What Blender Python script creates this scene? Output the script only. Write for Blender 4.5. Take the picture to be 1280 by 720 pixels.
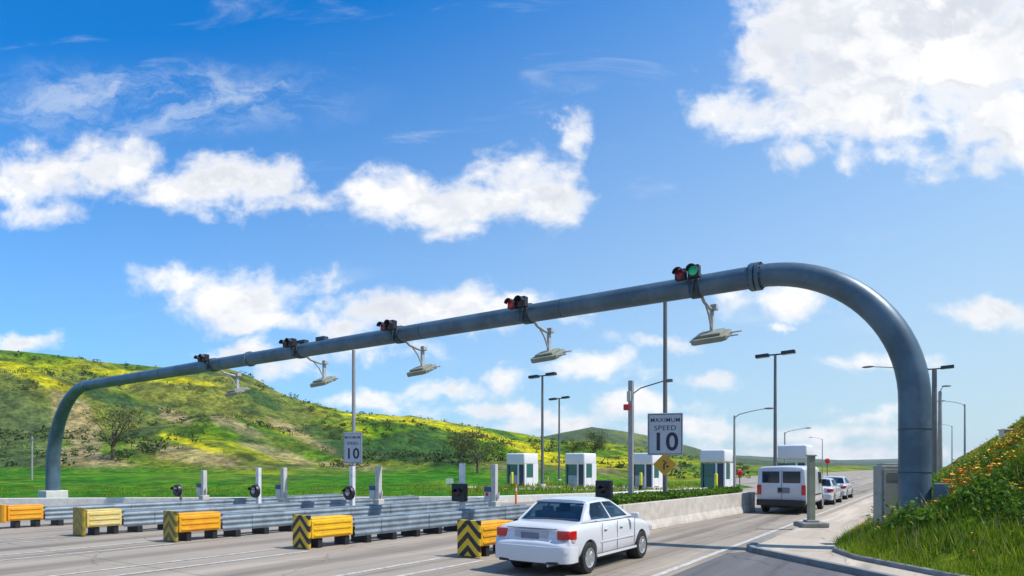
import bpy, bmesh, math, random
import numpy as np
from mathutils import Vector, Matrix
from mathutils.geometry import tessellate_polygon
for o in list(bpy.data.objects): bpy.data.objects.remove(o)
R = math.radians
random.seed(7); np.random.seed(7)
S = bpy.context.scene
C = S.collection

# ------------------------------------------------------------------ camera
# world: Y runs along the road, X to its right; the camera looks 33.7 deg left of the road
FPX, CH, HOR = 810.0, 2.05, 583.0
TH = math.atan2(540, 810)
RT = (math.cos(TH), math.sin(TH)); FW = (-math.sin(TH), math.cos(TH))
cd = bpy.data.cameras.new('camera'); cam = bpy.data.objects.new('camera', cd); C.objects.link(cam)
cam.location = (0, 0, CH); cam.rotation_euler = (R(90), 0, TH)
cd.sensor_width = 36; cd.lens = 36*FPX/1280; cd.shift_y = (HOR-360)/1280
cd.clip_start = .1; cd.clip_end = 20000
S.camera = cam

# ------------------------------------------------------------------ light
SUN_AZ = Vector((.93, .36)).normalized(); SUN_EL = R(57)
sv = Vector((SUN_AZ.x*math.cos(SUN_EL), SUN_AZ.y*math.cos(SUN_EL), math.sin(SUN_EL)))
sl = bpy.data.lights.new('sun', 'SUN'); sl.energy = 4.4; sl.angle = R(.5); sl.color = (1, .955, .88)
so = bpy.data.objects.new('sun', sl); C.objects.link(so)
so.rotation_euler = sv.to_track_quat('Z', 'Y').to_euler()
S.view_settings.view_transform = 'Standard'; S.view_settings.look = 'None'
S.view_settings.exposure = 0.3; S.view_settings.gamma = 1; S.view_settings.use_curve_mapping = False

class NT:
    def __init__(s, tree): s.t = tree; s.n = tree.nodes; s.l = tree.links
    def add(s, typ, **kw):
        n = s.n.new(typ)
        for k, v in kw.items(): setattr(n, k, v)
        return n
    def put(s, sock, v):
        if hasattr(v, 'is_output') or isinstance(v, bpy.types.NodeSocket): s.l.new(v, sock)
        else: sock.default_value = v
    def math(s, op, a, b=0.0, c=None, clamp=False):
        n = s.add('ShaderNodeMath', operation=op, use_clamp=clamp); s.put(n.inputs[0], a); s.put(n.inputs[1], b)
        if c is not None: s.put(n.inputs[2], c)
        return n.outputs[0]
    def vec(s, op, a, b=(0, 0, 0)):
        n = s.add('ShaderNodeVectorMath', operation=op); s.put(n.inputs[0], a)
        if op != 'LENGTH': s.put(n.inputs[1], b)
        return n.outputs['Value'] if op in ('LENGTH', 'DOT_PRODUCT') else n.outputs[0]
    def noise(s, v, scale, detail=4, rough=.55, dist=0.0):
        n = s.add('ShaderNodeTexNoise'); s.put(n.inputs['Vector'], v); n.inputs['Scale'].default_value = scale
        n.inputs['Detail'].default_value = detail; n.inputs['Roughness'].default_value = rough; n.inputs['Distortion'].default_value = dist
        return n
    def ss(s, v, a, b, lo=0.0, hi=1.0):
        n = s.add('ShaderNodeMapRange', interpolation_type='SMOOTHSTEP'); s.put(n.inputs[0], v)
        for i, q in enumerate((a, b, lo, hi)): n.inputs[i+1].default_value = q
        return n.outputs[0]
    def mix(s, f, a, b, mode='MIX'):
        n = s.add('ShaderNodeMix', data_type='RGBA', blend_type=mode); s.put(n.inputs[0], f)
        for k, v in ((6, a), (7, b)):
            s.put(n.inputs[k], v if isinstance(v, bpy.types.NodeSocket) else (*v, 1))
        return n.outputs[2]
    def mapping(s, v, scale=(1, 1, 1), loc=(0, 0, 0)):
        n = s.add('ShaderNodeMapping'); s.put(n.inputs[0], v); n.inputs['Scale'].default_value = scale; n.inputs['Location'].default_value = loc
        return n.outputs[0]

# ------------------------------------------------------------------ sky
W = bpy.data.worlds.new('World'); S.world = W; W.use_nodes = True
t = NT(W.node_tree); t.n.clear()
sky = t.add('ShaderNodeTexSky', sky_type='NISHITA'); sky.sun_disc = False
sky.sun_elevation = SUN_EL; sky.sun_rotation = math.atan2(SUN_AZ.x, SUN_AZ.y)
sky.altitude = 300; sky.air_density = 1.0; sky.dust_density = .8; sky.ozone_density = 2.5
tc = t.add('ShaderNodeTexCoord'); d = tc.outputs['Generated']
df = t.vec('DOT_PRODUCT', d, (FW[0], FW[1], 0)); dr = t.vec('DOT_PRODUCT', d, (RT[0], RT[1], 0)); dz = t.vec('DOT_PRODUCT', d, (0, 0, 1))
fc = t.math('MAXIMUM', df, .08)
cu = t.add('ShaderNodeCombineXYZ'); t.put(cu.inputs[0], t.math('DIVIDE', dr, fc)); t.put(cu.inputs[1], t.math('DIVIDE', dz, fc))
uv = cu.outputs[0]
w1 = t.vec('SUBTRACT', t.noise(uv, 7, 5, .6).outputs['Color'], (.5, .5, .5))
w2 = t.vec('SUBTRACT', t.noise(uv, 28, 5, .65).outputs['Color'], (.5, .5, .5))
wv = t.vec('ADD', t.vec('ADD', uv, t.vec('MULTIPLY', w1, (.13, .085, 0))), t.vec('MULTIPLY', w2, (.030, .022, 0)))
SOFT = [  # cumulus banks as direction patches (tangents right / up of the view axis)
 (985,70,80,90,1),(1010,20,70,60,1),(900,120,50,24,.6),(1100,60,150,100,1.55),(1205,80,135,85,1.4),(1285,170,110,75,1.4),(1065,140,125,52,1.3),(930,130,80,36,.8),(985,185,50,32,.6),
 (1180,0,150,75,1.6),(1275,30,70,70,1),(1130,190,60,30,.6),
 (60,215,80,45,.9),(130,200,90,42,.9),(200,238,60,28,.7),(290,230,95,45,.95),(372,247,50,20,.6),(345,210,50,25,.6),(60,262,60,18,.5),
 (470,238,48,34,.7),(530,250,85,46,.95),(610,252,115,48,1),(695,240,58,38,.9),(716,172,30,34,.75),(650,215,60,26,.6),(580,288,70,16,.6),
 (290,372,105,46,1),(385,355,60,22,.6),(230,350,50,26,.7),(330,408,90,15,.7),
 (480,388,95,32,.95),(570,386,90,34,.9),(655,382,75,22,.7),(430,412,60,24,.8),(300,440,70,16,.8),(360,462,60,18,.7),(450,440,90,16,.5),
 (15,425,75,20,.9),(985,380,90,24,.9),(1222,388,72,26,.9),(1100,520,60,10,.5),
 (740,460,78,22,.8),(620,512,120,14,.7),(850,535,120,16,.75),(1020,540,130,14,.6),(1110,575,120,16,.8),(900,572,160,12,.8),(630,475,38,17,.7),(565,494,64,17,.8),(455,500,55,13,.7),(700,522,100,22,.9),(790,508,90,20,.8),(640,530,60,14,.6),
 (830,426,60,12,.6),(880,476,55,12,.55),(965,408,22,9,.6),(760,545,140,16,.7),(1000,560,150,14,.6),(1090,455,60,10,.35)]
D = None
for (x, y, rx, ry, w) in SOFT:
    e = t.vec('MULTIPLY', t.vec('SUBTRACT', wv, ((x-640)/FPX, (HOR-y)/FPX, 0)), (FPX/rx, FPX/ry, 0))
    v = t.math('MULTIPLY', t.math('SUBTRACT', 1.0, t.vec('LENGTH', e)), w)
    D = v if D is None else t.math('SMOOTH_MAX', D, v, .2)
D = t.math('MAXIMUM', t.math('MULTIPLY', D, 1.25), -1.2)
nA = t.noise(t.mapping(uv, (1, 1.35, 1)), 11, 8, .57, .25).outputs['Fac']
nB = t.noise(t.mapping(uv, (1, 1.35, 1), (-.014, -.036, 0)), 11, 8, .57, .25).outputs['Fac']
dens = t.math('ADD', D, t.math('MULTIPLY', t.math('SUBTRACT', nA, .5), 2.9))
cov = t.ss(dens, -.12, .85)
cov = t.math('MULTIPLY', cov, t.ss(df, .1, .3))
# thin cirrus
ci = t.noise(t.mapping(uv, (.8, 3.2, 1)), 4.2, 7, .62, .8).outputs['Fac']
cirrus = t.math('MULTIPLY', t.ss(ci, .56, .84), .42)
ec = t.vec('MULTIPLY', t.vec('SUBTRACT', wv, ((190-640)/FPX, (HOR-122)/FPX, 0)), (FPX/330, FPX/62, 0))
cw = t.noise(t.mapping(wv, (1, 2.8, 1)), 8, 8, .7, .5).outputs['Fac']
cirrus = t.math('MAXIMUM', cirrus, t.math('MULTIPLY', t.ss(t.vec('LENGTH', ec), 1.0, .2), t.ss(cw, .38, .68, 0, .52)))
# open sky behind the camera gets scattered cloud too
back = t.math('MULTIPLY', t.ss(t.noise(d, 3.1, 8, .6).outputs['Fac'], .52, .64), t.ss(df, .3, .1))
nC = t.noise(uv, 5, 4, .5).outputs['Fac']; nD = t.noise(t.mapping(uv, (1, 1, 1), (-.02, -.055, 0)), 5, 4, .5).outputs['Fac']
under = t.ss(t.math('ADD', t.math('SUBTRACT', nA, nB), t.math('MULTIPLY', t.math('SUBTRACT', nC, nD), 1.0)), -.16, .10)
thick = t.ss(dens, .35, 1.3)
lit = t.math('MAXIMUM', under, t.math('SUBTRACT', 1.0, thick))
lit = t.math('MULTIPLY', lit, t.ss(t.noise(uv, 5.5, 5, .6).outputs['Fac'], .34, .58, .55, 1.0))
ccol = t.mix(lit, (5.9, 6.25, 6.9), (8.5, 8.5, 8.55))
# clear air: Nishita deepened overhead, whitened towards the horizon and the sun's side
h_ = t.math('ADD', .76, t.math('ADD', t.math('MULTIPLY', dr, .37), t.math('MULTIPLY', t.math('MAXIMUM', dz, 0), -1.2)), clamp=True)
skc = t.mix(1.0, sky.outputs[0], (.02, 1.0, 1.80), 'MULTIPLY')
skc = t.mix(h_, skc, (5.1, 6.35, 6.75))
c1 = t.mix(cirrus, skc, (7.0, 7.5, 8.0))
c2 = t.mix(t.math('MAXIMUM', cov, back), c1, ccol)
bg = t.add('ShaderNodeBackground'); t.put(bg.inputs[0], c2); bg.inputs[1].default_value = .1
ow = t.add('ShaderNodeOutputWorld'); t.l.new(bg.outputs[0], ow.inputs[0])

# ------------------------------------------------------------------ materials
def mat(name, col, rough=.6, metal=0, var=.12, scale=6, bump=0, emit=None, estr=0, spec=.5, coat=0, stretch=(1, 1, 1), dirt=None, dscale=2):
    m = bpy.data.materials.new(name); m.use_nodes = True; q = NT(m.node_tree); b = q.n['Principled BSDF']
    oc = q.add('ShaderNodeTexCoord').outputs['Object']
    v = q.mapping(oc, stretch) if stretch != (1, 1, 1) else oc
    n = q.noise(v, scale, 5).outputs['Fac']
    lo = tuple(c*(1-var) for c in col); hi = tuple(min(1, c*(1+var)) for c in col)
    c = q.mix(q.ss(n, .3, .7), lo, hi)
    if dirt: c = q.mix(q.ss(q.noise(oc, dscale, 7, .65).outputs['Fac'], .5, .72, 0, .75), c, dirt)
    q.put(b.inputs['Base Color'], c); b.inputs['Roughness'].default_value = rough; b.inputs['Metallic'].default_value = metal
    b.inputs['Specular IOR Level'].default_value = spec; b.inputs['Coat Weight'].default_value = coat
    if bump:
        bn = q.add('ShaderNodeBump'); bn.inputs['Strength'].default_value = bump; bn.inputs['Distance'].default_value = .02
        q.put(bn.inputs['Height'], n); q.l.new(bn.outputs[0], b.inputs['Normal'])
    if emit: b.inputs['Emission Color'].default_value = (*emit, 1); b.inputs['Emission Strength'].default_value = estr
    return m
M = {}
M['gantry'] = mat('gantry_paint', (.076, .128, .172), .42, .15, .22, 1.1, dirt=(.12, .155, .18), dscale=2.2)
M['gantry_dark'] = mat('clamp_steel', (.035, .06, .085), .5, .3)
M['galv'] = mat('galvanised_steel', (.30, .36, .41), .42, .55, .18, 3, dirt=(.20, .22, .23), dscale=1.3)
M['galv_rail'] = mat('rail_steel', (.19, .235, .275), .55, .2, .25, 2.5, dirt=(.11, .13, .145), dscale=1.5)
M['concrete'] = mat('concrete', (.50, .45, .39), .9, 0, .12, 3, .3, dirt=(.34, .30, .26), dscale=.7)
M['kerb'] = mat('kerb_concrete', (.20, .21, .21), .9, 0, .2, 4, .3, dirt=(.10, .10, .10))
M['grey_box'] = mat('grey_cabinet', (.33, .325, .28), .6, .1, .08, 2, dirt=(.15, .16, .15))
M['plinth'] = mat('plinth_concrete', (.60, .58, .54), .9, 0, .1, 4, .2)
M['white'] = mat('white_paint', (.66, .66, .68), .5, 0, .06, 3, dirt=(.45, .45, .46))
M['post'] = mat('pale_post', (.50, .49, .46), .6, 0, .1, 5, dirt=(.33, .32, .30))
M['black'] = mat('black_plastic', (.012, .012, .018), .45, 0, .2)
M['rubber'] = mat('rubber', (.018, .018, .018), .85, 0, .3, 20)
M['foot'] = mat('dark_steel_foot', (.02, .022, .028), .6, .3)
M['antenna'] = mat('antenna_shell', (.24, .25, .185), .6, 0, .12, 4, dirt=(.12, .13, .10))
M['arm'] = mat('bracket_steel', (.42, .43, .44), .5, .2, .2, 6)
M['lens_dark'] = mat('unlit_lens', (.03, .01, .012), .25)
M['red_on'] = mat('lit_red_lens', (.4, .012, .03), .3, emit=(.8, .01, .06), estr=.05)
M['red_dim'] = mat('dim_red_lens', (.16, .01, .02), .3, emit=(.6, .01, .04), estr=.03)
M['green_on'] = mat('lit_green_lens', (.02, .38, .22), .3, emit=(.02, .6, .3), estr=.12)
M['lampglass'] = mat('lamp_glass', (.45, .46, .45), .3)
M['pole'] = mat('pole_steel', (.17, .165, .16), .55, .3, .12, 2)
M['polelight'] = mat('pale_pole', (.33, .32, .31), .55, .3, .12, 2)
M['head'] = mat('lamp_head_dark', (.02, .028, .045), .4, .2)
M['signface'] = mat('sign_sheet', (.46, .49, .54), .55, 0, .05, 5)
M['ink'] = mat('sign_ink', (.02, .025, .05), .6)
M['warn'] = mat('warning_yellow', (.62, .33, .02), .5, 0, .08)
M['booth'] = mat('booth_panel', (.70, .695, .715), .45, 0, .04, 2)
M['booth_glass'] = mat('booth_glass', (.03, .12, .115), .08, 0, .1, spec=.8)
M['booth_dark'] = mat('booth_door_dark', (.025, .04, .07), .3)
M['teal'] = mat('teal_panel', (.05, .16, .13), .5)
M['bollard'] = mat('yellow_bollard', (.62, .58, .01), .5)
M['carpaint'] = mat('white_car_paint', (.60, .60, .625), .22, 0, .02, 2, coat=.6)
M['vanpaint'] = mat('white_van_paint', (.54, .54, .585), .3, 0, .03, 2, coat=.4)
M['glass'] = mat('car_glass', (.008, .022, .042), .05, 0, .1, spec=.9)
M['trim'] = mat('black_trim', (.015, .015, .017), .6)
M['tail'] = mat('red_tail_lens', (.48, .006, .006), .18, 0, .1, coat=.5)
M['tailw'] = mat('clear_tail_lens', (.42, .36, .34), .2, 0, .1)
M['amber'] = mat('amber_lens', (.7, .2, .03), .3)
M['rim'] = mat('alloy_rim', (.45, .46, .47), .35, .6)
M['plate'] = mat('number_plate', (.42, .42, .46), .5)
M['plateink'] = mat('plate_band', (.16, .16, .22), .5)
M['cloth'] = mat('seat_cloth', (.20, .21, .22), .9)
M['flag'] = mat('red_sign', (.62, .03, .03), .5)
M['blue'] = mat('blue_cap', (.06, .10, .17), .5)
M['bark'] = mat('bark', (.10, .075, .05), .9, 0, .3, 8)
M['paintline'] = mat('road_paint', (.46, .43, .38), .7, 0, .25, 8, dirt=(.27, .235, .20), dscale=3)

def attenuator_mat(name, col, ribs, faded):
    m = mat(name, col, .55, 0, .10, 2.0, dirt=faded, dscale=1.4); q = NT(m.node_tree); b = q.n['Principled BSDF']
    src = b.inputs['Base Color'].links[0].from_socket; oc = q.add('ShaderNodeTexCoord').outputs['Object']
    sc = q.noise(q.mapping(oc, (1, .6, 4)), 7, 8, .7, .4).outputs['Fac']
    q.put(b.inputs['Base Color'], q.mix(q.ss(sc, .55, .68, 0, .65), src, tuple(x*.32+.02 for x in col))); return m

def glassmat(name, tint, fac):
    m = bpy.data.materials.new(name); m.use_nodes = True; q = NT(m.node_tree); b = q.n['Principled BSDF']
    b.inputs['Base Color'].default_value = (.01, .025, .05, 1); b.inputs['Roughness'].default_value = .03; b.inputs['Specular IOR Level'].default_value = .9
    tr = q.add('ShaderNodeBsdfTransparent'); tr.inputs[0].default_value = (*tint, 1); mx = q.add('ShaderNodeMixShader'); mx.inputs[0].default_value = fac
    q.l.new(b.outputs[0], mx.inputs[1]); q.l.new(tr.outputs[0], mx.inputs[2]); q.l.new(mx.outputs[0], q.n['Material Output'].inputs[0]); return m
M['clearglass'] = glassmat('tinted_window_glass', (.72, .86, .95), .74)
def leafmat(name, a, b, scale=.8):
    m = bpy.data.materials.new(name); m.use_nodes = True; q = NT(m.node_tree); bs = q.n['Principled BSDF']
    g = q.add('ShaderNodeNewGeometry')
    n = q.noise(g.outputs['Position'], scale, 3).outputs['Fac']
    r = q.math('ADD', n, q.math('MULTIPLY', q.math('SUBTRACT', g.outputs['Random Per Island'], .5), .5))
    q.put(bs.inputs['Base Color'], q.mix(q.ss(r, .25, .75), a, b)); bs.inputs['Roughness'].default_value = .65
    bs.inputs['Specular IOR Level'].default_value = .25
    tr = q.add('ShaderNodeBsdfTranslucent'); q.put(tr.inputs[0], q.mix(q.ss(r, .25, .75), a, b))
    mx = q.add('ShaderNodeMixShader'); mx.inputs[0].default_value = .35
    q.l.new(bs.outputs[0], mx.inputs[1]); q.l.new(tr.outputs[0], mx.inputs[2]); q.l.new(mx.outputs[0], q.n['Material Output'].inputs[0])
    return m
M['leaf'] = leafmat('leaf_green', (.028, .055, .014), (.085, .13, .025), .6)
M['leaf_olive'] = leafmat('leaf_olive', (.05, .062, .02), (.14, .15, .05), .6)
M['blade'] = leafmat('grass_blade', (.09, .19, .006), (.31, .38, .02), .45)
M['poppy'] = mat('poppy_petal', (.85, .33, .008), .6)
M['mustard'] = mat('mustard_petal', (.75, .55, .02), .6)
M['hedge'] = leafmat('hedge_leaf', (.045, .12, .008), (.14, .25, .02), 1.5)

# ------------------------------------------------------------------ mesh helpers
class MB:
    def __init__(s): s.v = []; s.f = []
    def poly(s, pts, faces, T=None):
        n = len(s.v)
        for p in pts: s.v.append(tuple((T @ Vector(p)) if T else p))
        for f in faces: s.f.append([n+i for i in f])
        return s
    def box(s, c, d, T=None):
        x, y, z = c; a, b, e = d[0]/2, d[1]/2, d[2]/2
        p = [(x+i*a, y+j*b, z+k*e) for k in (-1, 1) for j in (-1, 1) for i in (-1, 1)]
        return s.poly(p, [(0, 2, 3, 1), (4, 5, 7, 6), (0, 1, 5, 4), (2, 6, 7, 3), (0, 4, 6, 2), (1, 3, 7, 5)], T)
    def tube(s, pts, r, n=12, cap=True):
        pts = [Vector(p) for p in pts]; rs = r if isinstance(r, (list, tuple)) else [r]*len(pts)
        b = len(s.v); up = None
        for i, p in enumerate(pts):
            d = (pts[min(i+1, len(pts)-1)]-pts[max(i-1, 0)]).normalized()
            if up is None: up = Vector((0, 0, 1)) if abs(d.z) < .9 else Vector((0, 1, 0))
            u = (up - d*up.dot(d)).normalized(); up = u; w = d.cross(u)
            for k in range(n):
                a = 2*math.pi*k/n; s.v.append(tuple(p + (u*math.cos(a)+w*math.sin(a))*rs[i]))
        for i in range(len(pts)-1):
            for k in range(n):
                k2 = (k+1) % n; s.f.append([b+i*n+k, b+i*n+k2, b+(i+1)*n+k2, b+(i+1)*n+k])
        if cap: s.f.append([b+k for k in range(n)][::-1]); s.f.append([b+(len(pts)-1)*n+k for k in range(n)])
        return s
    def lathe(s, prof, c=(0, 0, 0), n=24, axis='z'):      # prof [(r,h)]
        b = len(s.v)
        for (r, h) in prof:
            for k in range(n):
                a = 2*math.pi*k/n; x, y = r*math.cos(a), r*math.sin(a)
                p = {'z': (x, y, h), 'x': (h, x, y), 'y': (x, h, y)}[axis]
                s.v.append((c[0]+p[0], c[1]+p[1], c[2]+p[2]))
        for i in range(len(prof)-1):
            for k in range(n):
                k2 = (k+1) % n; s.f.append([b+i*n+k, b+i*n+k2, b+(i+1)*n+k2, b+(i+1)*n+k])
        if prof[0][0] > 1e-4: s.f.append([b+k for k in range(n)][::-1])
        if prof[-1][0] > 1e-4: s.f.append([b+(len(prof)-1)*n+k for k in range(n)])
        return s
    def prism(s, pts2, z0, z1, T=None):
        n = len(pts2); tr = tessellate_polygon([[Vector((p[0], p[1], 0)) for p in pts2]])
        v = [(p[0], p[1], z0) for p in pts2]+[(p[0], p[1], z1) for p in pts2]
        f = [(a+n, b+n, c+n) for a, b, c in tr]+[(c, b, a) for a, b, c in tr]
        f += [(i, (i+1) % n, n+(i+1) % n, n+i) for i in range(n)]
        return s.poly(v, f, T)
    def loft(s, rings, cap=True):
        n = len(rings[0]); b = len(s.v)
        for r in rings: s.v += [tuple(p) for p in r]
        for i in range(len(rings)-1):
            for k in range(n):
                k2 = (k+1) % n; s.f.append([b+i*n+k, b+i*n+k2, b+(i+1)*n+k2, b+(i+1)*n+k])
        if cap: s.f.append([b+k for k in range(n)][::-1]); s.f.append([b+(len(rings)-1)*n+k for k in range(n)])
        return s
    def build(s, name, m, parent=None, bevel=0, seg=2, smooth=None, subd=0, loc=None):
        me = bpy.data.meshes.new(name); bm = bmesh.new()
        vs = [bm.verts.new(v) for v in s.v]
        for f in s.f:
            try: bm.faces.new([vs[i] for i in f])
            except ValueError: pass
        bmesh.ops.remove_doubles(bm, verts=bm.verts, dist=1e-5)
        bmesh.ops.recalc_face_normals(bm, faces=bm.faces)
        if bevel:
            es = [e for e in bm.edges if len(e.link_faces) == 2 and e.calc_face_angle(0) > R(35)]
            bmesh.ops.bevel(bm, geom=es, offset=bevel, segments=seg, profile=.5, affect='EDGES', clamp_overlap=True)
        bm.to_mesh(me); bm.free(); me.materials.append(m)
        o = bpy.data.objects.new(name, me); C.objects.link(o)
        if subd:
            md = o.modifiers.new('s', 'SUBSURF'); md.levels = md.render_levels = subd; bake(o)
        if smooth is not None:
            for p in o.data.polygons: p.use_smooth = True
            o.data.set_sharp_from_angle(angle=R(smooth))
        if loc: o.location = loc
        if parent: o.parent = parent
        return o
def bake(o):
    bpy.context.view_layer.update()
    dg = bpy.context.evaluated_depsgraph_get(); me = bpy.data.meshes.new_from_object(o.evaluated_get(dg))
    o.modifiers.clear(); o.data = me
def cut(o, cutters):
    for c in cutters:
        md = o.modifiers.new('b', 'BOOLEAN'); md.operation = 'DIFFERENCE'; md.object = c; md.solver = 'EXACT'
    bake(o)
    for c in cutters: bpy.data.objects.remove(c)
def tag(o, label=None, cat=None, group=None, kind=None):
    if label: o['label'] = label
    if cat: o['category'] = cat
    if group: o['group'] = group
    if kind: o['kind'] = kind
    return o
def thing(name, label, cat, loc=(0, 0, 0), rz=0, group=None):
    o = bpy.data.objects.new(name, None); C.objects.link(o); o.location = loc; o.rotation_euler = (0, 0, rz)
    o.empty_display_size = .3
    return tag(o, label, cat, group)
def npmesh(name, v, f, m, cols=None, smooth=False):
    me = bpy.data.meshes.new(name); v = np.asarray(v, np.float32); f = np.asarray(f, np.int32)
    me.vertices.add(len(v)); me.vertices.foreach_set('co', v.ravel()); k = f.shape[1]
    me.loops.add(f.size); me.loops.foreach_set('vertex_index', f.ravel())
    me.polygons.add(len(f)); me.polygons.foreach_set('loop_start', np.arange(0, f.size, k, dtype=np.int32))
    me.polygons.foreach_set('loop_total', np.full(len(f), k, np.int32))
    if smooth: me.polygons.foreach_set('use_smooth', np.ones(len(f), bool))
    me.update(calc_edges=True); me.validate()
    if cols is not None:
        a = me.color_attributes.new('cover', 'FLOAT_COLOR', 'POINT')
        a.data.foreach_set('color', np.c_[cols, np.ones(len(v))].astype(np.float32).ravel())
    me.materials.append(m); o = bpy.data.objects.new(name, me); C.objects.link(o); return o
def text(name, body, size, m, parent, loc, rot=(R(90), 0, 0), sx=1):
    cu_ = bpy.data.curves.new(name, 'FONT'); cu_.body = body; cu_.size = size; cu_.align_x = 'CENTER'; cu_.align_y = 'CENTER'
    cu_.extrude = .002; cu_.offset = size*(.004 if len(body) > 3 else .02); cu_.space_character = 1.08
    o = bpy.data.objects.new(name, cu_); C.objects.link(o); bpy.context.view_layer.update()
    me = bpy.data.meshes.new_from_object(o.evaluated_get(bpy.context.evaluated_depsgraph_get()))
    bpy.data.objects.remove(o)
    o = bpy.data.objects.new(name, me); C.objects.link(o); me.materials.clear(); me.materials.append(m)
    o.location = loc; o.rotation_euler = rot; o.scale = (sx, 1, 1); o.parent = parent; return o

def W2(x, d):             # sight line x (px), depth d (m) -> world XY
    cx = (x-640)/FPX*d
    return (cx*RT[0]+d*FW[0], cx*RT[1]+d*FW[1])
def leafcloud(pts, size, rs):
    n_ = len(pts); P = np.asarray(pts); A = rs.normal(size=(n_, 3)); A /= np.linalg.norm(A, axis=1)[:, None]
    B = rs.normal(size=(n_, 3)); B -= (B*A).sum(1)[:, None]*A; B /= np.linalg.norm(B, axis=1)[:, None]
    s_ = rs.uniform(.6, 1.3, n_)[:, None]*size
    v = np.stack([P-A*s_, P+B*s_*.5, P+A*s_, P-B*s_*.5], 1).reshape(-1, 3); return v, np.arange(4*n_).reshape(-1, 4)
# value noise
_p = np.random.RandomState(3).rand(512, 512)
def vn(x, y):
    xi = np.floor(x).astype(int); yi = np.floor(y).astype(int); fx = x-xi; fy = y-yi
    fx = fx*fx*(3-2*fx); fy = fy*fy*(3-2*fy); g = lambda a, b: _p[a % 512, b % 512]
    return (g(xi, yi)*(1-fx)+g(xi+1, yi)*fx)*(1-fy)+(g(xi, yi+1)*(1-fx)+g(xi+1, yi+1)*fx)*fy
def fbm(x, y, o=5):
    s = 0; a = .5
    for i in range(o): s = s+a*vn(x*2**i+17*i, y*2**i+31*i); a *= .5
    return s/(1-.5**o)
def sst(x, a, b):
    q = np.clip((x-a)/(b-a), 0, 1); return q*q*(3-2*q)

# ------------------------------------------------------------------ ground cover material
def cover_mat(name, dscale, bscale, bstr, attr=True, base=(.1, .18, .02)):
    m = bpy.data.materials.new(name); m.use_nodes = True; q = NT(m.node_tree); b = q.n['Principled BSDF']
    g = q.add('ShaderNodeNewGeometry').outputs['Position']
    if attr:
        a = q.add('ShaderNodeAttribute', attribute_name='cover').outputs['Color']
    else:
        a = q.mix(0, base, base)
    n1 = q.noise(g, dscale, 8, .7).outputs['Fac']; n2 = q.noise(g, dscale*.22, 5, .6).outputs['Fac']
    c = q.mix(q.ss(n1, .3, .7), q.mix(1, a, (.45, .52, .55), 'MULTIPLY'), q.mix(1, a, (1.35, 1.28, 1.15), 'MULTIPLY'))
    c = q.mix(q.ss(n2, .52, .66, 0, .55), c, q.mix(1, c, (.5, .66, .7), 'MULTIPLY'))
    n4 = q.noise(g, dscale*3.2, 6, .7).outputs['Fac']; c = q.mix(q.ss(n4, .36, .62), q.mix(1, c, (.50, .60, .62), 'MULTIPLY'), q.mix(1, c, (1.22, 1.18, 1.1), 'MULTIPLY'))
    q.put(b.inputs['Base Color'], c); b.inputs['Roughness'].default_value = .95; b.inputs['Specular IOR Level'].default_value = .1
    bn = q.add('ShaderNodeBump'); bn.inputs['Strength'].default_value = bstr; bn.inputs['Distance'].default_value = bscale
    q.put(bn.inputs['Height'], n1); q.l.new(bn.outputs[0], b.inputs['Normal'])
    return m
M['hill'] = cover_mat('hill_cover', .35, 1.2, .9)
M['mound'] = cover_mat('verge_soil_cover', 3.0, .12, .9)
M['ground'] = cover_mat('plain_cover', .02, 1, .2, False, (.10, .14, .05))

gp = npmesh('ground', [(-9000, -9000, -.75), (9000, -9000, -.75), (9000, 9000, -.75), (-9000, 9000, -.75)], [(0, 1, 2, 3)], M['ground']); tag(gp, kind='structure')

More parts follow.
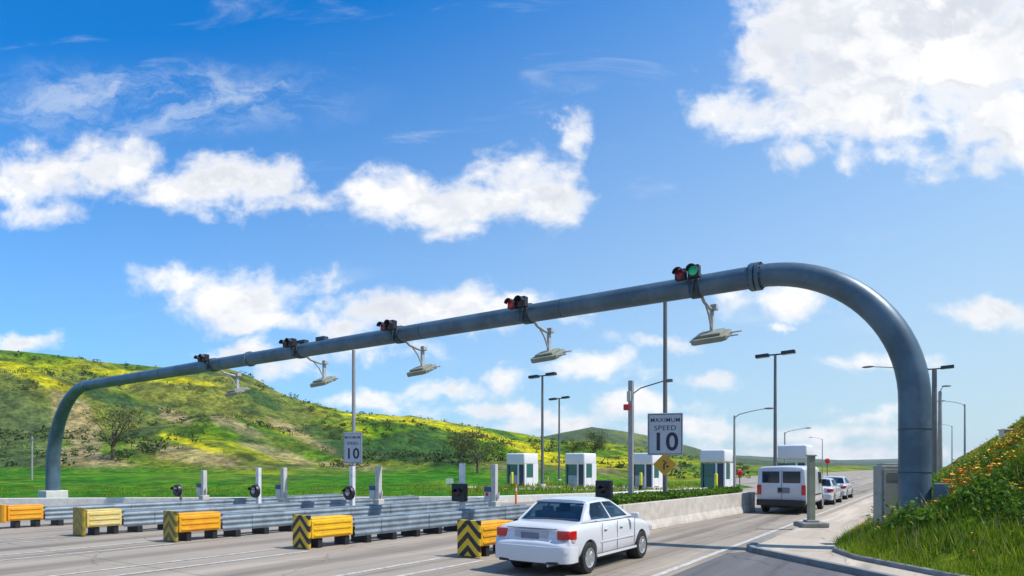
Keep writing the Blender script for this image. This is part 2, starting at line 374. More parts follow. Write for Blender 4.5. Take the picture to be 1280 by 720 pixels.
# ------------------------------------------------------------------ hills (grass field and slopes left of the plaza)
def hills(name, xs, q_pts, d_front, d_base, d_crest, z_front, z_base, rows, amp, paint, d_end):
    xs = np.asarray(xs, float)
    q = np.interp(xs, *zip(*q_pts)); dfr = np.interp(xs, *zip(*d_front)); zf = np.interp(xs, *zip(*z_front))
    dc = np.interp(xs, *zip(*d_crest)); zb = np.interp(xs, *zip(*z_base))
    T_ = np.linspace(0, 1, rows)
    V = []
    X = np.zeros((rows, len(xs))); Y = X.copy(); Z = X.copy(); U = X.copy()
    for i, tt in enumerate(T_):
        if tt < .25: d_ = dfr+(d_base-dfr)*(tt/.25); z = zf+(zb-zf)*sst(d_, np.where(xs > 560, 66., dfr), d_base); u = 0*d_
        elif tt < .85:
            u = (tt-.25)/.6*np.ones(len(xs)); d_ = d_base+(dc-d_base)*u; zc = CH+q*dc/FPX; z = zb+(zc-zb)*(.75*u+.25*u*u*(3-2*u))
        else:
            w = (tt-.85)/.15; u = np.ones(len(xs)); d_ = dc+(d_end-dc)*w; z = CH+q*dc/FPX-(q*dc/FPX)*.8*w*w
        cx = (xs-640)/FPX*d_
        X[i] = cx*RT[0]+d_*FW[0]; Y[i] = cx*RT[1]+d_*FW[1]; U[i] = u
        wob = (fbm(X[i]/38, Y[i]/38, 5)-.5)*2; gul = np.abs(fbm(X[i]/60+9, Y[i]/60, 4)-.5)*2
        e = np.sin(np.clip(u, 0, 1)*math.pi)**.7
        Z[i] = z+amp*e*(wob*.9-(.32-gul)*1.3)*np.clip(q/60, .12, 1.0)*np.where(tt > .8, .45, 1)+ (vn(X[i]/6, Y[i]/6)-.5)*.35*sst(d_, dfr+4, d_base)
    keep = sst(-X, 15.5, 24)*np.where(Y > 66, sst(-X, 34, 44), 1)
    Z = -.04+(Z+.04)*keep*1.0
    # pixel-free paint: colours follow place on the slope
    dd = X*FW[0]+Y*FW[1]; px = 640+FPX*(X*RT[0]+Y*RT[1])/dd; py = HOR-FPX*(Z-CH)/dd
    cols = paint(X, Y, px, py, U)
    n = len(xs); v = np.stack([X, Y, Z], -1).reshape(-1, 3)
    a = (np.arange(rows-1)[:, None]*n+np.arange(n-1)[None]).ravel()
    f = np.stack([a, a+1, a+n+1, a+n], -1)
    return tag(npmesh(name, v, f, M['hill'], cols.reshape(-1, 3), True), kind='structure'), (X, Y, Z, px, py, U)

def lerp(a, b, w): return a+(np.asarray(b)-a)*w[..., None]
def paint1(X, Y, px, py, U):
    n = fbm(X/16, Y/16, 5); n2 = fbm(X/55+5, Y/55, 4); n3 = fbm(X/5+3, Y/5+7, 4); nw = (fbm(X/11+2, Y/30, 5)-.5)
    c = np.zeros(X.shape+(3,))+np.array((.10, .205, .006))
    c = lerp(c, (.29, .32, .006), sst(n, .44, .60))
    c = lerp(c, (.17, .165, .05), sst(n2, .52, .64)*.7)
    c = lerp(c, (.035, .075, .025), sst(n3, .56, .70)*.75*sst(U, 0, .1))
    def blob(x, y, rx, ry, sl=0, noise=1.6):
        e = ((px-x)/rx)**2+((py-y-sl*(px-x))/ry)**2
        return 1-sst(e+nw*noise+(n3-.5)*1.2, .5, 1.05)
    dirt = (.44, .31, .18); yel = (.60, .52, .006); valley_shade = (.085, .125, .05); dark = (.03, .085, .03)
    c = lerp(c, valley_shade, blob(18, 545, 60, 60)*.8)  # shade of the left valley, painted into the hill colour as dull green
    for b in ((95, 530, 34, 36, .9), (110, 575, 60, 14, .2), (250, 572, 85, 15, .12), (340, 565, 60, 9, .35), (440, 583, 60, 5, .1), (300, 535, 40, 10, .4), (380, 545, 60, 8, .5), (215, 520, 28, 8, .3)):
        c = lerp(c, dirt, blob(*b)*.62)
    for b in ((245, 556, 55, 4.5, .30), (320, 590, 60, 3, .02), (500, 524, 70, 4, .09), (600, 543, 60, 6, .25), (700, 575, 60, 9, .1), (760, 578, 70, 8, .08), (35, 468, 70, 9, .35), (180, 470, 90, 6, .12), (660, 562, 40, 8, .3)):
        c = lerp(c, yel, blob(*b, 1.4)*.85)
    for b in ((420, 548, 50, 16, .3), (520, 560, 60, 20, 0), (570, 575, 40, 14, 0), (130, 495, 50, 8, .3), (330, 500, 30, 9, .4), (470, 570, 60, 10, 0)):
        c = lerp(c, dark, blob(*b)*.8)  # scrub tone; blobs in the middle valley also have its shade painted in
    for b in ((640, 585, 40, 12, 0), (720, 590, 60, 6, 0), (820, 585, 40, 5, 0)):
        c = lerp(c, (.22, .19, .09), blob(*b)*.8)
    n5 = fbm(X/2.3+1, Y/2.3+4, 4); c = lerp(c, c*.55, sst(n5, .52, .66)*.7*sst(U, 0, .05)); c = lerp(c, c*1.3, sst(n5, .46, .34)*.6*sst(U, 0, .05))
    # lush field at the foot
    c = lerp(c, (.045, .19, .006), (1-sst(U, 0, .03))*(.55+.45*sst(n, .4, .6)))
    c = lerp(c, (.13, .24, .012), (1-sst(U, 0, .03))*sst(n3, .5, .66)*.8)
    return c
xs1 = np.concatenate([np.arange(-900, -40, 14), np.arange(-40, 980, 3.2), np.arange(984, 1172, 8)])
h1, G1 = hills('hills', xs1,
    [(-900, 190), (-300, 160), (0, 144), (60, 140), (130, 131), (210, 124), (285, 121), (320, 109), (345, 94), (385, 76), (430, 68), (500, 62), (560, 55), (620, 44), (660, 37), (700, 31), (760, 28), (820, 22), (870, 12), (920, 3), (970, -2.2), (1172, -2.2)],
    [(-900, 30), (-200, 33.2), (100, 34.6), (600, 36.1), (760, 41.5), (900, 52), (960, 60), (1172, 120)],
    88, [(-900, 230), (300, 240), (660, 290), (1000, 330), (1172, 340)],
    [(-900, -.5), (200, -.45), (480, .0), (1172, -.02)], [(-900, 1.2), (700, 1.3), (850, .6), (930, 0), (1172, -.03)], 150, 7.5, paint1, 420)
def paint2(X, Y, px, py, U):
    n = fbm(X/60, Y/60, 5); n3 = fbm(X/16+3, Y/16+7, 4)
    c = np.zeros(X.shape+(3,))+np.array((.085, .125, .05)); c = lerp(c, (.19, .20, .06), sst(n, .48, .62)*.8); c = lerp(c, (.05, .085, .04), sst(n3, .52, .66)*.8)
    return c
h2, G2 = hills('hills', np.arange(520, 1700, 5.0),
    [(500, 10), (600, 22), (660, 34), (700, 42), (740, 50), (790, 43), (830, 35), (880, 20), (920, 11), (970, 7), (1080, 3), (1200, 6), (1700, 24)],
    [(0, 430), (1700, 430)], 470, [(0, 640), (1700, 700)], [(0, -.7), (1700, -.7)], [(0, 0), (1700, 0)], 70, 9, paint2, 1000)
def paint3(X, Y, px, py, U):
    n = fbm(X/160, Y/160, 5); c = np.zeros(X.shape+(3,))+np.array((.045, .08, .06)); return lerp(c, (.09, .12, .075), sst(n, .45, .6))  # far ridge: blue of the distant haze mixed into its own colour
h3, G3 = hills('hills', np.arange(600, 1900, 8.0), [(600, 18), (900, 15), (980, 11), (1050, 8), (1140, 10), (1300, 12), (1900, 30)],
    [(0, 1400), (1900, 1400)], 1500, [(0, 2300), (1900, 2300)], [(0, -.7), (1900, -.7)], [(0, 0), (1900, 0)], 50, 30, paint3, 3000)

# ------------------------------------------------------------------ verge on the right: kerb line, embankment
BY = [1.5, 3.5, 5.5, 8.9, 12.0, 13.9, 15.3, 16.4, 18.0, 400]; BX = [60, 30, 14, 6, 1.9, -.1, -1.45, -2.0, -2.1, -2.1]
def xb(y): return np.interp(y, BY, BX)
_pl = np.array([(xb(y), y) for y in np.concatenate([np.linspace(3, 20, 60), [60, 400]])])
def dist_b(X, Y):
    best = np.full(X.shape, 1e9)
    for a, b in zip(_pl[:-1], _pl[1:]):
        e = b-a; w = np.clip(((X-a[0])*e[0]+(Y-a[1])*e[1])/(e@e), 0, 1)
        best = np.minimum(best, np.hypot(X-a[0]-w*e[0], Y-a[1]-w*e[1]))
    return best
def mound_z(X, Y):
    D_ = dist_b(X, Y)
    z = np.interp(D_, [0, .3, 1.5, 3.1, 5.1, 7.3, 8.8, 11, 20, 60], [.12, .24, .93, 1.9, 3.45, 5.6, 6.5, 7.0, 7.3, 7.5])
    z = z+(fbm(X/2.2, Y/2.2, 4)-.5)*.75*np.clip(D_/2, 0, 1)+(fbm(X/9+4, Y/14, 3)-.5)*1.5*np.clip(D_/6, 0, 1)
    return z
ys = np.concatenate([np.arange(2, 40, .28), np.arange(40, 120, 1.0), np.arange(120, 400, 5)])
os_ = np.concatenate([np.arange(0, 10, .25), np.arange(10, 26, 1.0), [30, 40, 60]])
YY, OO = np.meshgrid(ys, os_, indexing='ij'); XX = xb(YY)+OO; ZZ = mound_z(XX, YY)
n = fbm(XX/1.6, YY/1.6, 5); n2 = fbm(XX/3.5+8, YY/3.5, 4); n3 = fbm(XX/.6, YY/.6, 3)
mc = np.zeros(XX.shape+(3,))+np.array((.11, .19, .008)); mc = lerp(mc, (.22, .26, .015), sst(n, .45, .62)); mc = lerp(mc, (.035, .075, .012), sst(n2, .5, .62)*.7)
Dm = dist_b(XX, YY)
mc = lerp(mc, (.42, .27, .01), sst(fbm(XX/2.4+3, YY/5, 4), .46, .60)*sst(Dm, 1.8, 3.4)*.85)
mc = lerp(mc, (.14, .11, .07), sst(n3, .62, .75)*.5)
nc = len(os_); a = (np.arange(len(ys)-1)[:, None]*nc+np.arange(nc-1)[None]).ravel()
mo = npmesh('embankment', np.stack([XX, YY, ZZ], -1).reshape(-1, 3), np.stack([a, a+1, a+nc+1, a+nc], -1), M['mound'], mc.reshape(-1, 3), True)
tag(mo, kind='structure')

# grass blades (nobody could count them)
def blades(name, N, yr, hr, wr, orr):
    Y = np.random.uniform(*yr, N); O = np.random.uniform(*orr, N); X = xb(Y)+O; Z = mound_z(X, Y)
    cl = fbm(X/.9, Y/.9, 3); kp = cl > np.random.uniform(.2, .62, N); X, Y, Z = X[kp], Y[kp], Z[kp]; n_ = len(X)
    h = np.random.uniform(*hr, n_)*(.5+fbm(X/1.2+5, Y/1.2, 3)); w = np.random.uniform(*wr, n_); an = np.random.uniform(0, 6.283, n_)
    ln = np.random.uniform(.1, .7, n_)*h; la = np.random.uniform(0, 6.283, n_)
    dx, dy = np.cos(an)*w, np.sin(an)*w
    b1 = np.stack([X-dx, Y-dy, Z-.02], -1); b2 = np.stack([X+dx, Y+dy, Z-.02], -1)
    tp = np.stack([X+np.cos(la)*ln, Y+np.sin(la)*ln, Z+h], -1)
    v = np.stack([b1, b2, tp], 1).reshape(-1, 3); f = np.arange(3*n_).reshape(-1, 3)
    return npmesh(name, v, f, M['blade'])
g = blades('grass', 150000, (11, 26), (.07, .26), (.006, .016), (-.08, 7)); tag(g, 'long green spring grass growing over the near bank', 'grass', kind='stuff')
g = blades('grass', 60000, (26, 70), (.15, .45), (.02, .05), (.05, 9)); tag(g, 'rough grass growing along the bank farther up the road', 'grass', kind='stuff')
g = blades('dry_stalks', 9000, (13, 45), (.2, .5), (.004, .010), (.1, 8)); g.data.materials.clear(); g.data.materials.append(mat('dry_stalk', (.42, .33, .17), .8)); tag(g, 'dry straw-coloured stalks standing thinly among the green grass', 'stalks', kind='stuff')
def flowers(name, m, N, yr, orr, hz, rr, thr, seed):
    rs = np.random.RandomState(seed); Y = rs.uniform(*yr, N); X = xb(Y)+rs.uniform(*orr, N)
    k = fbm(X/1.5+seed, Y/2.2, 3) > thr; X, Y = X[k], Y[k]; Z = mound_z(X, Y)+rs.uniform(*hz, len(X)); mb = []; fs = []
    for i, (x, y, z) in enumerate(zip(X, Y, Z)):
        r = rs.uniform(*rr); b = len(mb); mb.append((x, y, z-r*.5))
        for q in range(6): a_ = q*math.pi/3+rs.rand(); mb.append((x+r*math.cos(a_), y+r*math.sin(a_), z+rs.uniform(-.1, .5)*r))
        fs += [(b, b+1+q, b+1+(q+1) % 6) for q in range(6)]
    return npmesh(name, mb, fs, m)
tag(flowers('poppies', M['poppy'], 700, (14, 26), (.2, 7), (.14, .32), (.025, .05), .52, 11), 'orange poppies dotted through the grass of the bank', 'flowers', kind='stuff')
tag(flowers('poppies', M['poppy'], 7000, (17, 60), (2.0, 9), (.14, .38), (.035, .07), .50, 2), 'orange poppies in drifts high on the bank beyond the gantry leg', 'flowers', kind='stuff')
tag(flowers('mustard_flowers', M['mustard'], 14000, (16, 80), (2.5, 9), (.15, .42), (.03, .07), .50, 5), 'yellow wildflowers in drifts high on the bank', 'flowers', kind='stuff')

rs = np.random.RandomState(21); V = []; F = []; nv = 0
for k in range(520):
    y = 15+rs.rand()**1.6*45; o_ = rs.uniform(.3, 8.5); x = float(xb(y))+o_
    if fbm(np.array([x/2.5+2]), np.array([y/3.0]), 3)[0] < .43: continue
    z = float(mound_z(np.array([x]), np.array([y]))[0]); r_ = rs.uniform(.12, .38); n_ = int(170*r_/.3)
    P = np.array((x, y, z+r_*.4))+rs.normal(size=(n_, 3))*r_*np.array((.6, .6, .38)); v, f = leafcloud(P, .045+.03*r_, rs)
    F.append(f+nv); V.append(v); nv += len(v)
tag(npmesh('weeds', np.concatenate(V), np.concatenate(F), M['hedge']), 'dark leafy weeds in clumps among the grass of the bank', 'weeds', kind='stuff')

# ------------------------------------------------------------------ pavement
def road_mat(name, col, joints=True):
    m = bpy.data.materials.new(name); m.use_nodes = True; q = NT(m.node_tree); b = q.n['Principled BSDF']
    g = q.add('ShaderNodeNewGeometry').outputs['Position']
    n1 = q.noise(g, 40, 6, .7).outputs['Fac']; n2 = q.noise(q.mapping(g, (1.0, .05, 1)), 1.6, 5, .6).outputs['Fac']; n3 = q.noise(g, .45, 6, .6).outputs['Fac']
    c = q.mix(q.ss(n1, .3, .7), tuple(x*.82 for x in col), tuple(x*1.16 for x in col))
    c = q.mix(q.ss(n2, .50, .66, 0, .60), c, tuple(x*.46 for x in col))
    c = q.mix(q.ss(n2, .46, .36, 0, .55), c, tuple(x*1.45 for x in col))
    c = q.mix(q.ss(n3, .45, .7, 0, .4), c, tuple(x*1.25 for x in col))
    if joints:
        s = q.add('ShaderNodeSeparateXYZ'); q.l.new(g, s.inputs[0])
        jy = q.math('ABSOLUTE', q.math('SUBTRACT', q.math('FRACT', q.math('DIVIDE', s.outputs[1], 4.6)), .5))
        c = q.mix(q.ss(jy, .006, .003, 0, .6), c, tuple(x*.4 for x in col))
        # worn wheel paths of the right-hand lane
        for xc in (-7.15, -5.65):
            a_ = q.math('ABSOLUTE', q.math('SUBTRACT', s.outputs[0], q.math('ADD', xc, q.math('MULTIPLY', q.math('SUBTRACT', n3, .5), .5))))
            c = q.mix(q.ss(a_, .5, .12, 0, .45), c, tuple(x*.42 for x in col))
    if joints:
        for xc, wd, st_ in ((-6.4, .28, .40), (-11.1, .5, .45), (-15.4, .5, .4), (-19.4, .5, .45), (-23.5, .5, .4), (-28.5, .6, .4), (-3.0, .01, 0)):
            a_ = q.math('ABSOLUTE', q.math('SUBTRACT', s.outputs[0], q.math('ADD', xc, q.math('MULTIPLY', q.math('SUBTRACT', n2, .5), .8))))
            c = q.mix(q.ss(a_, wd, wd*.25, 0, st_), c, tuple(x*.36 for x in col))
        jx = q.math('ABSOLUTE', q.math('SUBTRACT', q.math('FRACT', q.math('DIVIDE', s.outputs[0], 3.65)), .5))
        c = q.mix(q.ss(jx, .008, .004, 0, .55), c, tuple(x*.4 for x in col))
    crk = q.add('ShaderNodeTexVoronoi', feature='DISTANCE_TO_EDGE'); q.put(crk.inputs['Vector'], q.vec('ADD', g, q.vec('MULTIPLY', q.noise(g, 1.1, 4).outputs['Color'], (1.2, 1.2, 0)))); crk.inputs['Scale'].default_value = .23
    c = q.mix(q.ss(crk.outputs['Distance'], .006, .002, 0, .5), c, tuple(x*.35 for x in col))
    q.put(b.inputs['Base Color'], c); b.inputs['Roughness'].default_value = .85; b.inputs['Specular IOR Level'].default_value = .3
    bn = q.add('ShaderNodeBump'); bn.inputs['Strength'].default_value = .35; bn.inputs['Distance'].default_value = .01
    q.put(bn.inputs['Height'], n1); q.l.new(bn.outputs[0], b.inputs['Normal']); return m
M['road'] = road_mat('worn_pavement', (.30, .252, .20)); M['asphalt'] = road_mat('dark_asphalt', (.115, .11, .112), False)
M['slab'] = road_mat('pale_concrete', (.42, .35, .275), False)
kl = [(float(xb(y)), float(y)) for y in (1.5, 3.5, 5.5, 8.9, 12.0, 13.9, 15.3, 16.4, 18.0)]
def sheet(name, pts, z, m):
    tr = tessellate_polygon([[Vector((p[0], p[1], 0)) for p in pts]])
    o = MB().poly([(p[0], p[1], z) for p in pts], [tuple(x) for x in tr]).build(name, m)
    o.data.update()
    if o.data.polygons[0].normal.z < 0: o.data.flip_normals()
    return tag(o, kind='structure')
sheet('road', kl+[(-2.1, 900), (-34, 900), (-34, 110), (-15.5, 66), (-15.2, 52), (-17.9, 38), (-21.5, 29), (-38.3, 16), (-47, 8.5), (-90, -30), (-90, -60), (60, -60)], 0, M['road'])
sheet('plaza_pavement', [W2(905, 51), W2(600, 58.5), W2(560, 66), W2(760, 68), W2(905, 64)], .02, M['slab'])
sheet('asphalt_lane', [(-4.25, -40), (-4.25, 15.6), (-3.95, 16.0), (-1.5, 13.75), (.6, 11.7), (4.5, 8.1), (13, 4.4), (30, 2.6), (58, 0), (58, -40)], .004, M['asphalt'])
sl_pts = [(-3.9, 90), (-3.9, 16.5), (-3.7, 16.1), (-1.4, 14.0), (.7, 11.9), (4.6, 8.3), (13.0, 4.6), (30, 3.5), (14, 5.5), (6, 8.9), (1.9, 12.0), (-.1, 13.9), (-1.45, 15.3), (-2.0, 16.4), (-2.1, 18.0), (-2.1, 90)]
tag(MB().prism(sl_pts, -.02, .10).build('pavement', M['slab'], bevel=.02), kind='structure')
# kerbs (real steps): front kerb of the slab and the kerb against the grass
def ribbon(pts, w, z0, z1):
    pts = [Vector((p[0], p[1])) for p in pts]; L = []; Rr = []
    for i, p in enumerate(pts):
        e = (pts[min(i+1, len(pts)-1)]-pts[max(i-1, 0)]).normalized(); nn = Vector((-e.y, e.x)); L.append(p+nn*w/2); Rr.append(p-nn*w/2)
    return MB().loft([[(l.x, l.y, z0), (r.x, r.y, z0), (r.x, r.y, z1), (l.x, l.y, z1)] for l, r in zip(L, Rr)])
kp_ = [(-3.97, 19), (-3.97, 16.5), (-3.74, 16.0), (-1.45, 13.92), (.65, 11.82), (4.55, 8.22), (13.0, 4.5)]
tag(ribbon(kp_, .16, -.02, .135).build('kerb', M['kerb'], bevel=.025), kind='structure')
gk = [(float(xb(y))-.02, float(y)) for y in (5.5, 8.9, 12.0, 13.9, 14.6, 15.3, 15.9, 16.4, 18.0, 40, 120)]
tag(ribbon(gk, .17, -.02, .19).build('kerb', M['kerb'], bevel=.03), kind='structure')
lm = MB()
def line(a, b, w, z=.008):
    a = Vector(a); b = Vector(b); e = (b-a).normalized(); nn = Vector((-e.y, e.x))*w/2
    lm.poly([(a.x+nn.x, a.y+nn.y, z), (a.x-nn.x, a.y-nn.y, z), (b.x-nn.x, b.y-nn.y, z), (b.x+nn.x, b.y+nn.y, z)], [(0, 1, 2, 3)])
line((-4.5, -20), (-4.42, 120), .14)
ISL = [(-25.8, 8.4), (-21.2, 8.8), (-17.5, 9.5), (-13.3, 10.5), (-8.9, 11.6)]
for (x, y) in ISL:
    line((x-.45, y-.4), (x-.9, y-22), .13); line((x+.55, y-.2), (x-.2, y-22), .13)
for (x, y) in ISL[:-1]: line((x+2.1, y-5), (x+1.9, y-20), .1)
line((-30.5, 12), (-33, -20), .13); line((-14.9, 52), (-14.9, 500), .15); line((-8.6, 60), (-8.6, 400), .12)
tag(lm.build('lane_markings', M['paintline']), kind='structure')
fk = ribbon([(-90, -31), (-47.1, 8.4), (-38.4, 15.9), (-21.6, 28.9), (-18, 38), (-15.3, 52)], .25, -.05, .38).build('kerb', M['plinth'], bevel=.03); tag(fk, kind='structure')

# ------------------------------------------------------------------ crash cushions, rails and island furniture
def chev_mat(name, yel, blk, period=.30):
    m = bpy.data.materials.new(name); m.use_nodes = True; q = NT(m.node_tree); b = q.n['Principled BSDF']
    oc = q.add('ShaderNodeTexCoord').outputs['Object']; s = q.add('ShaderNodeSeparateXYZ'); q.l.new(oc, s.inputs[0])
    v = q.math('ADD', s.outputs[2], q.math('MULTIPLY', q.math('ABSOLUTE', s.outputs[0]), .95))
    fr = q.math('FRACT', q.math('DIVIDE', v, period)); f = q.ss(fr, .46, .50)
    f2 = q.math('MULTIPLY', f, q.ss(fr, .995, .96))
    n_ = q.noise(oc, 5, 6, .65).outputs['Fac']
    c = q.mix(f2, yel, blk); c = q.mix(q.ss(n_, .52, .7, 0, .4), c, tuple((i+j)*.45 for i, j in zip(yel, blk)))
    q.put(b.inputs['Base Color'], c); b.inputs['Roughness'].default_value = .5; return m
def corr(y0, y1, x, zc, side, n=3, hh=.155, dep=.045):
    """corrugated beam seen as ridges, closed thin plate"""
    pr = []
    for i in range(n*6+1):
        z = (i/(n*6)-.5)*2*hh*n/2; pr.append((dep*.5*(1-math.cos(2*math.pi*i/6)), z))
    out = [(x+side*p, z+zc) for p, z in pr]; inn = [(x+side*(p-.006)-side*.002, z+zc) for p, z in reversed(pr)]
    ring = out+inn
    return [[(a, y0, b) for a, b in ring], [(a, y1, b) for a, b in ring]]
spec = [
 ('bright orange crash cushion with plain nose at the far left edge of the road', (.72, .30, .005), (.62, .34, .02), None, None),
 ('sun-faded pale yellow crash cushion, second from the left', (.60, .46, .14), (.62, .52, .28), (.30, .225, .02), (.21, .16, .02)),
 ('orange-yellow crash cushion with worn chevron nose, middle one of the five', (.74, .34, .006), (.68, .22, .01), (.38, .26, .015), (.10, .085, .02)),
 ('deep yellow crash cushion with ribbed side and chevron nose, second nearest', (.74, .42, .006), (.68, .36, .02), (.62, .40, .01), (.015, .015, .02)),
 ('crash cushion with bold black and yellow chevron nose beside the white sedan', (.72, .34, .006), (.66, .30, .02), (.66, .44, .01), (.012, .012, .016))]
railend = [22.5, 23, 23.5, 20, 17.4]
yaw = [R(-1), R(-1), R(-2), R(-3), R(-2)]
for i, (x, y) in enumerate(ISL):
    lab, col, fad, cy, cb = spec[i]
    t_ = thing('crash_cushion', lab, 'crash cushion', (x, y, 0), yaw[i], 'crash cushions at the island noses')
    body = attenuator_mat('cushion_shell', col, True, fad); cl_ = (1.02, .98, 1.2, 1.3, 1.3)[i]; yc = .10+cl_/2
    # side shell with ribs
    mb = MB(); mb.box((0, yc, .485), (.56, cl_, .47)); mb.build('cushion_shell', body, t_, bevel=.035)
    for s_ in (-1, 1):
        for zz in (.33, .48, .63): MB().box((s_*.288, yc, zz), (.02, cl_-.14, .055)).build('shell_rib', body, t_, bevel=.008)
    lid = MB().box((0, yc, .738), (.50, cl_-.05, .04)).build('cushion_lid', body, t_, bevel=.012)
    if cy:
        cm = chev_mat('chevron_sheet', cy, cb)
        nose = MB().prism([(-.34, 0), (-.30, -.04), (.30, -.04), (.34, 0), (.30, .07), (-.30, .07)], .03, .84).build('nose_panel', cm, t_, bevel=.01)
    else:
        nose = MB().prism([(-.32, 0), (-.24, -.07), (.24, -.07), (.32, 0), (.30, .07), (-.30, .07)], .22, .80).build('nose_panel', body, t_, bevel=.02)
    for k in range(2):
        MB().box((0, .40+(cl_-.45)*k, .12), (.46, .14, .24)).build('foot', M['foot'], t_, bevel=.01)
    # guard rail behind
    L = railend[i]-y
    lab2 = ['corrugated steel guardrail behind the leftmost orange cushion', 'corrugated steel guardrail behind the faded pale yellow cushion', 'corrugated steel guardrail behind the middle orange-yellow cushion', 'corrugated steel guardrail behind the ribbed deep yellow cushion', 'corrugated steel guardrail between chevron nose and planted concrete wall'][i]
    r_ = thing('guardrail', lab2, 'guardrail', (x, y, 0), yaw[i], 'guardrails along the islands')
    w0 = .29
    for s_ in (-1, 1):
        mb = MB(); yy = cl_+.17; k = 0
        while yy < L:
            y2 = min(yy+.93, L); mb.loft(corr(yy-.04, y2, s_*(w0+.004*k+(.012 if k % 2 else 0)), .425, s_, 3, .15, .03)); yy += .93; k += 1
        mb.build('rail', M['galv_rail'], r_, smooth=50)
    k = 0; yy = cl_+.6
    while yy < L:
        MB().box((0, yy, .28), (.50+.008*k, .10, .44)).box((0, yy, .10), (.66, .16, .2)).build('post', M['foot'], r_, bevel=.008); yy += .93; k += 1
    cap_ = MB().box((0, (cl_+.2+L)/2, .655), (.30, L-cl_-.3, .03)).build('top_plate', M['galv_rail'], r_, bevel=.008)

# planted concrete island behind the nearest cushion
pw = thing('concrete_wall', 'pale concrete barrier wall of the planted island beside the white van', 'barrier wall', (0, 0, 0))
def wallprof(x, s): return [(x-.22*s*0-.30, 0), (x+.0, 0), (x-.02, .10), (x-.09, .30), (x-.13, .88), (x-.30, .88)]
rings = []
for (y, x) in ((17.6, -7.95), (20, -7.85), (25, -7.55), (30.6, -7.2)):
    rings.append([(x+a, y, b) for a, b in ((-.34, 0), (0, 0), (-.02, .10), (-.10, .30), (-.14, .88), (-.34, .88))])
MB().loft(rings).build('wall_panel', M['concrete'], pw, bevel=.015)
rings = [[(x+a, y, b) for a, b in ((.34, 0), (0, 0), (.02, .10), (.10, .30), (.14, .88), (.34, .88))] for (y, x) in ((17.6, -9.85), (20, -9.8), (25, -9.6), (30.6, -9.2))]
MB().loft(rings).build('wall_panel', M['concrete'], pw, bevel=.015)
MB().box((-8.9, 17.45, .44), (1.85, .22, .88)).build('end_wall', M['concrete'], pw, bevel=.03)
MB().box((-8.2, 30.75, .44), (2.0, .22, .88)).build('end_wall', M['concrete'], pw, bevel=.03)
soil = MB().poly([(-9.6, 17.55, .80), (-8.2, 17.55, .80), (-7.5, 30.6, .80), (-8.95, 30.6, .80)], [(0, 1, 2, 3)]).build('soil', M['bark'], pw)
rs = np.random.RandomState(4); yy = rs.uniform(17.8, 30.4, 16000)
xc = -8.95+(yy-17.6)*.055; top = .90+.30*fbm(yy/.8, yy*0+rs.uniform(0, 1.5, len(yy)), 4)
P = np.stack([xc+rs.uniform(-.62, .62, len(yy)), yy, .74+(top-.74)*rs.uniform(.1, 1, len(yy))**.5], -1)
v, f = leafcloud(P, .06, rs); tag(npmesh('ground_cover', v, f, M['hedge']), 'low green planting along the top of the concrete barrier island', 'planting', kind='stuff')

# reader posts and lane signals
RP = [(-25.75, 15.4, 1.88), (-21.3, 16.0, 2.0), (-17.4, 17.2, 2.08), (-13.0, 18.4, 2.13)]
SG = [(-25.75, 14.3, 1.4, 0), (-21.35, 14.8, 1.45, 2.0), (-17.45, 15.85, 1.43, 2.05), (-13.1, 16.6, 1.5, 2.15), (-8.95, 18.7, 1.62, 0)]
plab = ['far left cushion', 'faded pale yellow cushion', 'middle orange-yellow cushion', 'ribbed deep yellow cushion', 'nearest chevron cushion']
for i, (x, y, h) in enumerate(RP):
    t_ = thing('reader_post', 'pale square post with card reader box on the island of the '+plab[i], 'post', (x, y, 0), 0, 'reader posts on the islands')
    MB().box((0, 0, h/2), (.19, .17, h)).build('post_shaft', M['post'], t_, bevel=.012)
    MB().box((0, 0, .42), (.32, .30, .84)).build('post_base', M['concrete'], t_, bevel=.02)
    MB().box((-.24, .02, 1.0), (.26, .26, .34)).build('reader_box', M['plinth'], t_, bevel=.02)
    MB().box((-.24, .02, 1.26), (.29, .29, .17)).build('reader_cap', M['blue'], t_, bevel=.03)
    MB().tube([(.12, 0, .9), (.17, 0, 1.0), (.17, 0, 1.15)], .035, 8).build('conduit', M['plinth'], t_, smooth=40)
    if i == 3: MB().box((-.24, -.115, 1.08), (.12, .01, .12)).build('red_label', M['flag'], t_)
